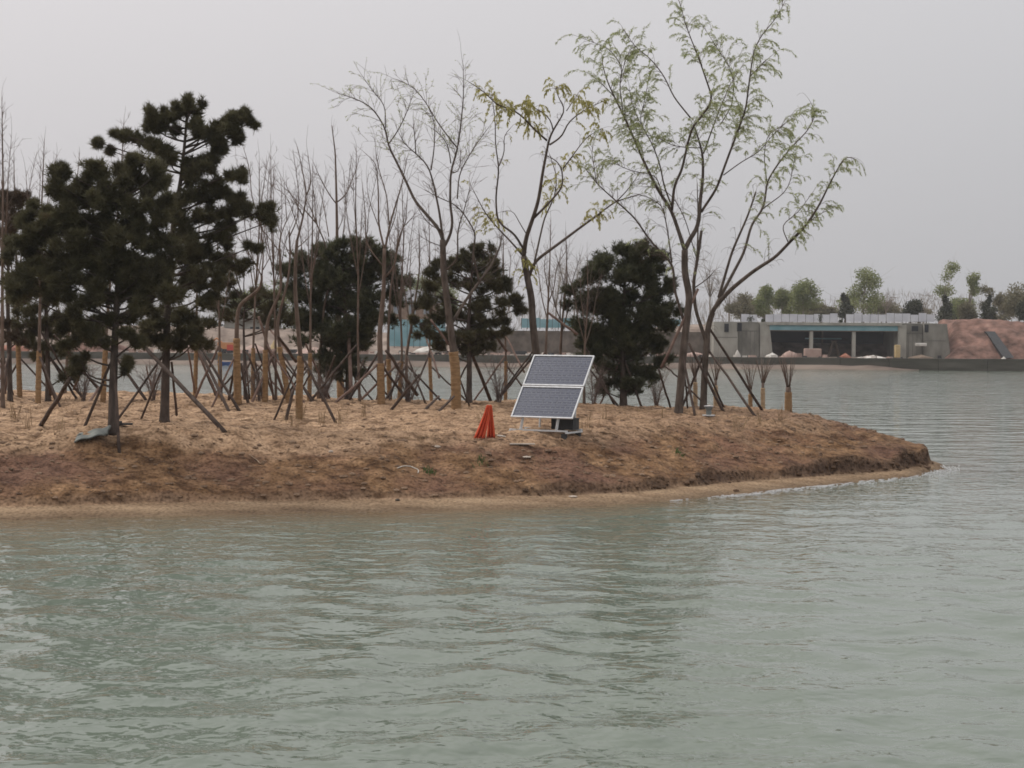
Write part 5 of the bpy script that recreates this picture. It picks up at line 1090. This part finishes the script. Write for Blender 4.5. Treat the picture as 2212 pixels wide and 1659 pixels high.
# heaps, sacks and blocks along the quay
def heap(name, label, cat, px, py, w, h, Y, m, seed, group=None):
    g = np.random.RandomState(seed); p = at(px, py, Y); k = Y / F; z0 = p[2]; n, r = 12, 5; V = []
    for j in range(r):
        f = j / (r - 1)
        for i in range(n): 
            a = i * 2 * PI / n; rr = (1 - f ** 2.2) * w * k / 2 * g.uniform(0.72, 1.2) + 0.02; V.append((p[0] + rr * math.cos(a), p[1] + rr * math.sin(a) * 0.8, z0 - 0.25 + (h * k + 0.25) * f * g.uniform(0.9, 1.05)))
    mb = MB(); mb.add(V, [(j * n + i, j * n + (i + 1) % n, (j + 1) * n + (i + 1) % n, (j + 1) * n + i) for j in range(r - 1) for i in range(n)]); mb.f.append(np.array([tuple((r - 1) * n + i for i in range(n))]))
    tag(mb.build(name, m, smooth=True, loc=p), label, cat, group)
M_sack = mat('white_sack', (0.52, 0.49, 0.44), (0.64, 0.61, 0.56), 2, 0.8); M_ysack = mat('yellow_sack', (0.42, 0.31, 0.15), (0.52, 0.40, 0.22), 2, 0.8)
M_pink = mat('pinkish_rubble', (0.32, 0.215, 0.175), (0.45, 0.33, 0.28), 0.8, 0.9); M_blue = mat('boat_blue', (0.025, 0.065, 0.22), (0.04, 0.10, 0.30), 1, 0.5)
M_orange = mat('machine_orange', (0.42, 0.17, 0.06), (0.55, 0.26, 0.11), 1.2, 0.6); M_mred = mat('machine_red', (0.42, 0.05, 0.035), (0.52, 0.08, 0.05), 1.2, 0.5)
HG = 'heaps and sacks along the quay'
heap('white_sack', 'round white sack on the quay left of the dark bays', 'sack', 1593, 769, 13, 13, 209.5, M_sack, 1, HG)
heap('rubble_heap', 'pale rubble heap at the left wing wall of the boathouse', 'heap', 1668, 770, 30, 8, 209.5, M_sack, 2, HG)
heap('rubble_heap', 'pink brick rubble heap in front of the left dark bay', 'heap', 1706, 771, 40, 14, 209.5, M_pink, 3, HG)
heap('rubble_heap', 'rust coloured heap in front of the middle dark bay', 'heap', 1826, 772, 26, 9, 209.5, M_rust, 4, HG)
heap('white_sack', 'white sack at the foot of the black sheet', 'sack', 2168, 779, 16, 9, 208.4, M_sack, 5, HG)
heap('rubble_heap', 'long pale rubble heap in front of the right dark bay', 'heap', 1886, 773, 70, 6, 209.5, M_sack, 6, HG)
heap('earth_heap', 'brown earth heap at the foot of the concrete right wing', 'heap', 1990, 774, 60, 8, 209.5, M_wood, 7, HG)
heap('rubble_heap', 'white rubble heap at the foot of the teal hoarding', 'heap', 930, 757, 70, 10, 209.5, M_sack, 8, HG)
heap('rubble_heap', 'pinkish rubble heap before the grey gabled building', 'heap', 550, 760, 60, 18, 210, M_pink, 9, HG)
heap('yellow_sack', 'yellow sack seen between two wrapped trunks at the far shore', 'sack', 592, 756, 18, 22, 210, M_ysack, 10, HG)
heap('rubble_heap', 'pink rubble heap at the far shore left of the orange machine', 'heap', 430, 758, 60, 22, 210, M_pink, 11, HG)
heap('earth_heap', 'reddish earth heap at the far shore behind the front pine trunk', 'heap', 210, 756, 170, 22, 211, M_redearth, 12, HG)
heap('earth_heap', 'red earth heap at the far shore by the left edge', 'heap', 20, 754, 120, 10, 210, M_rust, 13, HG)
heap('rubble_heap', 'pale rubble heap behind the middle pine', 'heap', 680, 762, 90, 12, 210, M_pink, 14, HG)
heap('rubble_heap', 'pale rubble heap on the quay behind the willow pair', 'heap', 1500, 768, 60, 8, 210, M_pink, 15, HG)
def block(px, py, w, h, Y, m, name, label, cat):
    p = at(px, py, Y); k = Y / F; mb = MB(); mb.box((p[0], p[1], p[2] + h * k / 2 - .05), (w * k / 2, 0.5, h * k / 2 + .05)); o = mb.build(name, m); bv = o.modifiers.new('b', 'BEVEL'); bv.width = 0.06; tag(o, label, cat)
block(1755, 770, 36, 17, 209.3, M_pink, 'brick_stack', 'pinkish brick stack at the foot of the left column', 'brick stack')
block(1989, 746, 22, 5, 211.6, M_sack, 'white_plank', 'short white plank on the right concrete wing', 'plank')
block(1938, 771, 10, 26, 210.5, M_ysack, 'yellow_post', 'pale yellow post at the right edge of the dark bays', 'post')
def trestle():
    Y = 216.0; p = at(1801, 768, Y); root = thing('trestle', 'brown timber trestle standing in the middle dark bay', 'trestle', (float(p[0]), Y, 1.49)); zt = zpx(1801, 737, Y)
    for s in (-1, 1):
        for d in (-1, 1):
            mb = MB(); mb.tube(np.array([(p[0] + s * 0.75, Y + d * 0.5, 1.49), (p[0] + s * 0.12, Y + d * 0.3, zt)]), 0.085, 4); part(mb, 'leg', M_wood, root)
    mb = MB(); mb.box((p[0], Y, zt), (0.3, 0.45, 0.06)); part(mb, 'top_bar', M_wood, root)
trestle()
def skiff():
    Y = 203.0; p = on_z(487, 788.5, 0.0); Y = 202.3; p = at(487, 786, Y); root = thing('blue_boat', 'small flat blue boat moored below the orange machine', 'boat', (float(p[0]), Y, 0.0)); L, Wd = 1.9, 0.6; V = []
    st = ((-1, .75), (-.6, 1), (0, 1), (.6, .9), (1, .35))
    for f, w in st:
        V += [(p[0] + f * L / 2 * .9, Y - w * Wd * .6, -0.12), (p[0] + f * L / 2, Y - w * Wd, 0.42 + .08 * f * f), (p[0] + f * L / 2, Y + w * Wd, 0.42 + .08 * f * f), (p[0] + f * L / 2 * .9, Y + w * Wd * .6, -0.12)]
    mb = MB(); mb.add(V, [(i * 4 + k, i * 4 + k + 1, i * 4 + k + 5, i * 4 + k + 4) for i in range(4) for k in (0, 2)] + [(i * 4 + 3, i * 4, i * 4 + 4, i * 4 + 7) for i in range(4)] + [(0, 3, 2, 1), (16, 17, 18, 19)]); o = part(mb, 'hull', M_blue, root)
    mb = MB(); mb.box((p[0], Y, 0.34), (0.12, 0.52, 0.03)); part(mb, 'thwart', M_blue, root)
skiff()
def machine():
    Y = 209.5; p = at(490, 766, Y); x, z = float(p[0]), 1.46; root = thing('orange_machine', 'small orange and red site machine on the far quay above the blue boat', 'site machine', (x, Y, z))
    mb = MB(); mb.box((x - .1, Y, z + .95), (1.0, .6, .42)); part(mb, 'body', M_orange, root)
    mb = MB(); mb.box((x + .55, Y - .63, z + .72), (.42, .06, .36)); part(mb, 'red_hopper', M_mred, root)
    mb = MB(); mb.tube(np.array([(x - .6, Y, z + 1.3), (x - 1.3, Y, z + 1.9), (x - 1.9, Y, z + 1.5)]), .12, 6); part(mb, 'arm', M_orange, root)
    for s in (-.7, .55):
        mb = MB(); mb.tube(np.array([(x + s, Y - .62, z + .34), (x + s, Y + .62, z + .34)]), .33, 12); part(mb, 'wheel', M_dkbox, root)
machine()

# loose building debris along the far quay
def debris(name, label, m, n, seed, s0, s1):
    g = np.random.RandomState(seed); mb = MB()
    for k in range(n):
        px = g.uniform(-20, 1540) if g.rand() < 0.8 else g.uniform(1540, 2040); Y = g.uniform(207.6, 214 if px < 1540 else 211.5); q = at(px, 760, Y)
        s = s0 + (s1 - s0) * g.rand() ** 2; mb.box((q[0], Y, 1.46 + s * 0.3), (s * g.uniform(.5, 1.6), s * .6, s * g.uniform(.3, 1.0)), g.uniform(0, 3.1))
    tag(mb.build(name, m), label, 'debris', kind='stuff')
debris('pale_debris', 'pale broken pieces strewn along the far quay', M_sack, 90, 1, .08, .42)
debris('dark_debris', 'dark scrap strewn along the far quay', M_dkbox, 80, 2, .10, .55)
debris('pink_debris', 'pinkish broken bricks strewn along the far quay', M_pink, 130, 3, .10, .55)

# far trees
def far_tree(name, label, px, top, base, w, Y, m, kind, seed, dens=1.5, group='trees behind the far building site'):
    g = np.random.RandomState(seed); k = Y / F; b = at(px, base, Y); H = (base - top) * k; Wm = w * k
    root = thing(name, label, 'tree', (float(b[0]), float(b[1]), float(b[2])), group); LM = []
    P = resample(np.array([b - (0, 0, 0.6), b + (g.normal(0, .1), 0, H * .3), b + (g.normal(0, .2), 0, H * .62)]), 0.7); LM.append((P, np.linspace(0.16, 0.06, len(P))))
    C = []; nl = {'willow': 12, 'cone': 7, 'round': 8, 'bare': 11, 'sparse': 6}[kind]
    for q in range(nl):
        if kind == 'cone': f = (q + .5) / nl; c = b + (g.normal(0, .08) * Wm, g.normal(0, .15) * Wm, H * (0.12 + 0.82 * f)); s = (Wm * .42 * (1.05 - f), H * 0.12)
        elif kind == 'round': a = g.uniform(0, 6.28); rr = g.uniform(0.1, .30) * Wm; c = b + (rr * math.cos(a), rr * math.sin(a), H * g.uniform(.40, .82)); s = (Wm * .27, H * .20)
        elif kind in ('willow',): a = g.uniform(0, 6.28); f = g.uniform(.22, .88); rr = g.uniform(0.1, .42) * Wm * (1.15 - f * .6); c = b + (rr * math.cos(a), rr * math.sin(a), H * f); s = (Wm * .20, H * .14)
        else: a = g.uniform(0, 6.28); f = g.uniform(.45, .95); rr = g.uniform(.1, .45) * Wm; c = b + (rr * math.cos(a), rr * math.sin(a), H * f); s = (Wm * .14, H * .09)
        C.append((c, s)); i = min(len(P) - 1, max(1, int(len(P) * 0.55))); LM.append((np.array([P[i], (P[i] + c) / 2 + (0, 0, .2), c]), np.array([.06, .045, .025])))
    mb = MB()
    for Q, r in LM: mb.tube(Q, r, 5)
    part(mb, 'trunk', M_far_bare if kind in ('bare', 'sparse', 'willow') else M_bark_dark, root, True)
    if kind in ('bare', 'sparse', 'willow'):
        mb = MB()
        for c, s in C:
            for q in range(9 if kind != 'bare' else 14):
                e = c + g.normal(0, 1, 3) * np.array((s[0], s[0], s[1])) * (1.2 if kind != 'bare' else 1.6) + (0, 0, s[1] * .5); mb.tube(np.array([c, (c + e) / 2 + g.normal(0, .05, 3), e]), [0.02, .014, .008], 3, False)
        part(mb, 'twigs', M_far_bare, root)['kind'] = 'stuff'
    if kind != 'bare':
        mb = MB()
        for c, s in C:
            n = int(dens * {'willow': 230, 'cone': 260, 'round': 260, 'sparse': 130}[kind]); u = g.normal(0, 1, (n, 3)); u /= np.linalg.norm(u, axis=1)[:, None]
            Pn = c + u * g.rand(n, 1) ** .5 * np.array((s[0], s[0], s[1])) * 1.25; leaf_quads(mb, Pn, g.normal(0, 1, (n, 3)) + (0, 0, -.3), 0.36, 0.10, g)
        part(mb, 'crown', m, root)['kind'] = 'stuff'
FT = [('dark_tree', 'dark evergreen at the far shore near the second wrapped trunk', 140, 676, 748, 100, 234, M_far_dark, 'round'),
      ('dark_tree', 'dark evergreen at the far shore seen left of the front pine trunk', 215, 684, 748, 90, 236, M_far_dark, 'round'),
      ('dark_tree', 'dark evergreen at the far shore right of the tall pine trunk', 405, 682, 748, 90, 234, M_far_dark, 'round'),
      ('dark_tree', 'dark evergreen at the far shore left of the grey gabled building', 458, 690, 748, 60, 236, M_far_dark, 'round'),
      ('dark_tree', 'dark evergreen at the far shore behind the low broad pine', 755, 676, 748, 110, 232, M_far_dark, 'round'),
      ('olive_tree', 'low hazy olive tree behind the left half of the pale hoarding', 1625, 648, 694, 90, 268, M_far_olive, 'willow'),
      ('willow_tree', 'low hazy green tree behind the broad round willow', 1712, 640, 694, 90, 270, M_far_leaf, 'willow'),
      ('olive_tree', 'low hazy olive tree behind the right half of the pale hoarding', 1905, 652, 696, 100, 270, M_far_olive, 'willow'),
      ('olive_tree', 'low hazy olive tree behind the dark round bushy tree', 1985, 656, 698, 80, 268, M_far_olive, 'willow'),
      ('willow_tree', 'low hazy green tree behind the tall sparse willow', 2062, 640, 704, 90, 270, M_far_leaf, 'willow'),
      ('olive_tree', 'low hazy olive tree behind the red earth slope', 2165, 646, 706, 90, 268, M_far_olive, 'willow'),
      ('willow_tree', 'olive leafed willow behind the left end of the pale hoarding', 1602, 632, 690, 70, 238, M_far_olive, 'willow'),
      ('willow_tree', 'pale green willow, lower left neighbour of the broad round one', 1650, 614, 690, 60, 240, M_far_leaf, 'willow'),
      ('willow_tree', 'pale green willow filling the gap left of the broad round one', 1690, 622, 690, 50, 246, M_far_leaf, 'willow'),
      ('willow_tree', 'broad round pale green willow above the left bay of the concrete building', 1735, 596, 690, 84, 242, M_far_leaf, 'willow'),
      ('willow_tree', 'tallest full pale green willow above the right bay of the concrete building', 1866, 582, 688, 100, 242, M_far_leaf, 'willow'),
      ('willow_tree', 'low olive tree right behind the tallest full pale green willow', 1775, 650, 690, 70, 250, M_far_olive, 'willow'),
      ('conifer_tree', 'small dark conifer with a pointed top left of the tallest full willow', 1826, 636, 690, 36, 236, M_far_dark, 'cone'),
      ('bare_tree', 'grey bare tree seen between the willow trunks of the island', 1535, 548, 688, 80, 240, M_far_bare, 'bare'),
      ('bare_tree', 'grey bare tree behind the olive willow of the hoarding', 1575, 610, 690, 60, 255, M_far_bare, 'bare'),
      ('dark_tree', 'dark round bushy tree at the right end of the pale hoarding', 1967, 648, 700, 46, 236, M_far_dark, 'round'),
      ('dark_tree', 'dark pointed tree left of the tall sparse willow top', 2046, 640, 704, 50, 238, M_far_dark, 'cone'),
      ('willow_tree', 'tall sparse willow with open top right of the concrete building', 2040, 568, 702, 90, 242, M_far_leaf, 'sparse'),
      ('willow_tree', 'sparse willow leaning over the red earth slope', 2092, 586, 704, 70, 244, M_far_leaf, 'sparse'),
      ('willow_tree', 'thin sparse olive willow above the red earth slope', 2138, 612, 704, 66, 246, M_far_olive, 'sparse'),
      ('dark_tree', 'olive dark conifer above the black sheet', 2134, 640, 708, 44, 236, M_far_dark, 'cone'),
      ('dark_tree', 'dull green shrubby tree between the two dark conifers at right', 2088, 655, 706, 46, 240, M_far_olive, 'round'),
      ('olive_tree', 'brownish olive tree cut by the right edge of the picture', 2200, 612, 712, 76, 238, M_far_olive, 'round'),
      ('dark_tree', 'dark shrubby tree below the brownish olive one at the right edge', 2215, 650, 714, 50, 234, M_far_dark, 'round'),
      ('bare_tree', 'bare grey tree right of the tallest full willow', 1915, 630, 690, 50, 250, M_far_bare, 'bare'),
      ('bare_tree', 'faint bare tree behind the dark round bushy tree', 1995, 630, 700, 70, 255, M_far_bare, 'bare'),
      ('willow_tree', 'yellow green willow behind the low small pine', 592, 602, 720, 110, 245, M_far_leaf, 'willow'),
      ('willow_tree', 'yellow green willow just left of the low small pine', 520, 625, 720, 80, 250, M_far_leaf, 'willow'),
      ('willow_tree', 'yellow green willow behind the grey hipped roof', 902, 596, 700, 90, 262, M_far_leaf, 'willow'),
      ('willow_tree', 'yellow green willow right of the grey hipped roof', 960, 612, 700, 80, 262, M_far_leaf, 'willow'),
      ('bare_tree', 'grey bare far tree left of the round dark pine', 1240, 545, 700, 90, 245, M_far_bare, 'bare'),
      ('bare_tree', 'grey bare far tree right of the yellow tasselled willow', 1200, 575, 700, 80, 250, M_far_bare, 'bare'),
      ('bare_tree', 'grey bare far tree over the left edge of the round dark pine', 1290, 560, 700, 80, 255, M_far_bare, 'bare'),
      ('dark_tree', 'dark evergreen at the far shore behind the left pines', 330, 690, 745, 80, 232, M_far_dark, 'round'),
      ('dark_tree', 'dark evergreen at the far shore right of the small low pine', 660, 690, 745, 70, 232, M_far_dark, 'round'),
      ('dark_tree', 'dark evergreen at the far shore by the left edge of the picture', 70, 690, 745, 100, 232, M_far_dark, 'round')]
for i, a in enumerate(FT): far_tree(*a, seed=300 + i)
def far_woods():
    g = np.random.RandomState(9); mb = MB(); n = 16000
    x = g.uniform(-190, 190, n); y = g.uniform(330, 380, n); h = 5.0 + 4.5 * (vnoise(x * .07, y * .02, 91) + .5) + 1.5 * vnoise(x * .4, 0 * x, 93)
    z = 4.5 + h * g.rand(n) ** .8; leaf_quads(mb, np.stack([x, y, z - 1.2], -1), g.normal(0, .28, (n, 3)) + (0, 0, 1), 2.4, 0.05, g)
    tag(mb.build('far_woods', M_far_bare), 'low grey line of distant leafless woods', 'woods', kind='stuff')
far_woods()
def roof_shrub(px, py, w, h, Y, label, seed):
    g = np.random.RandomState(seed); k = Y / F; b = at(px, py, Y); n = 160; u = g.normal(0, 1, (n, 3)); u /= np.linalg.norm(u, axis=1)[:, None]
    root = thing('potted_shrub', label, 'shrub', (float(b[0]), float(b[1]), float(b[2])), 'dark shrubs on the concrete roof')
    mb = MB(); leaf_quads(mb, b + (0, 0, h * k * .55) + u * g.rand(n, 1) ** .4 * np.array((w * k / 2, w * k / 2, h * k / 2)), g.normal(0, 1, (n, 3)), .16, .06, g); part(mb, 'foliage', M_far_dark, root)['kind'] = 'stuff'
    mb = MB(); mb.tube(np.array([b, b + (0, 0, h * k * .6)]), .05, 5); part(mb, 'stem', M_bark_dark, root)
roof_shrub(1621, 697, 16, 14, 214.6, 'round dark shrub on the left end of the concrete roof', 1)
roof_shrub(1648, 697, 9, 9, 214.6, 'tiny dark shrub right of the round one on the concrete roof', 2)
roof_shrub(1772, 698, 12, 20, 214.6, 'upright dark green shrub on the roof above the middle bay', 3)
roof_shrub(1816, 698, 9, 8, 214.6, 'tiny dark shrub on the roof right of the upright one', 4)

# ------------------------------------------------------------------ hazy air
def haze():
    mb = MB(); mb.box((0, 195, 17.0), (330, 215, 20.6))
    m = bpy.data.materials.new('haze'); m.use_nodes = True; t = m.node_tree; t.nodes.clear()
    o = t.nodes.new('ShaderNodeOutputMaterial'); v = t.nodes.new('ShaderNodeVolumePrincipled')
    v.inputs['Color'].default_value = (0.92, 0.93, 0.95, 1); v.inputs['Density'].default_value = 0.00028; v.inputs['Anisotropy'].default_value = 0.2
    t.links.new(v.outputs['Volume'], o.inputs['Volume'])
    tag(mb.build('haze', m), 'thin grey haze in the air over the lake', kind='stuff')
haze()
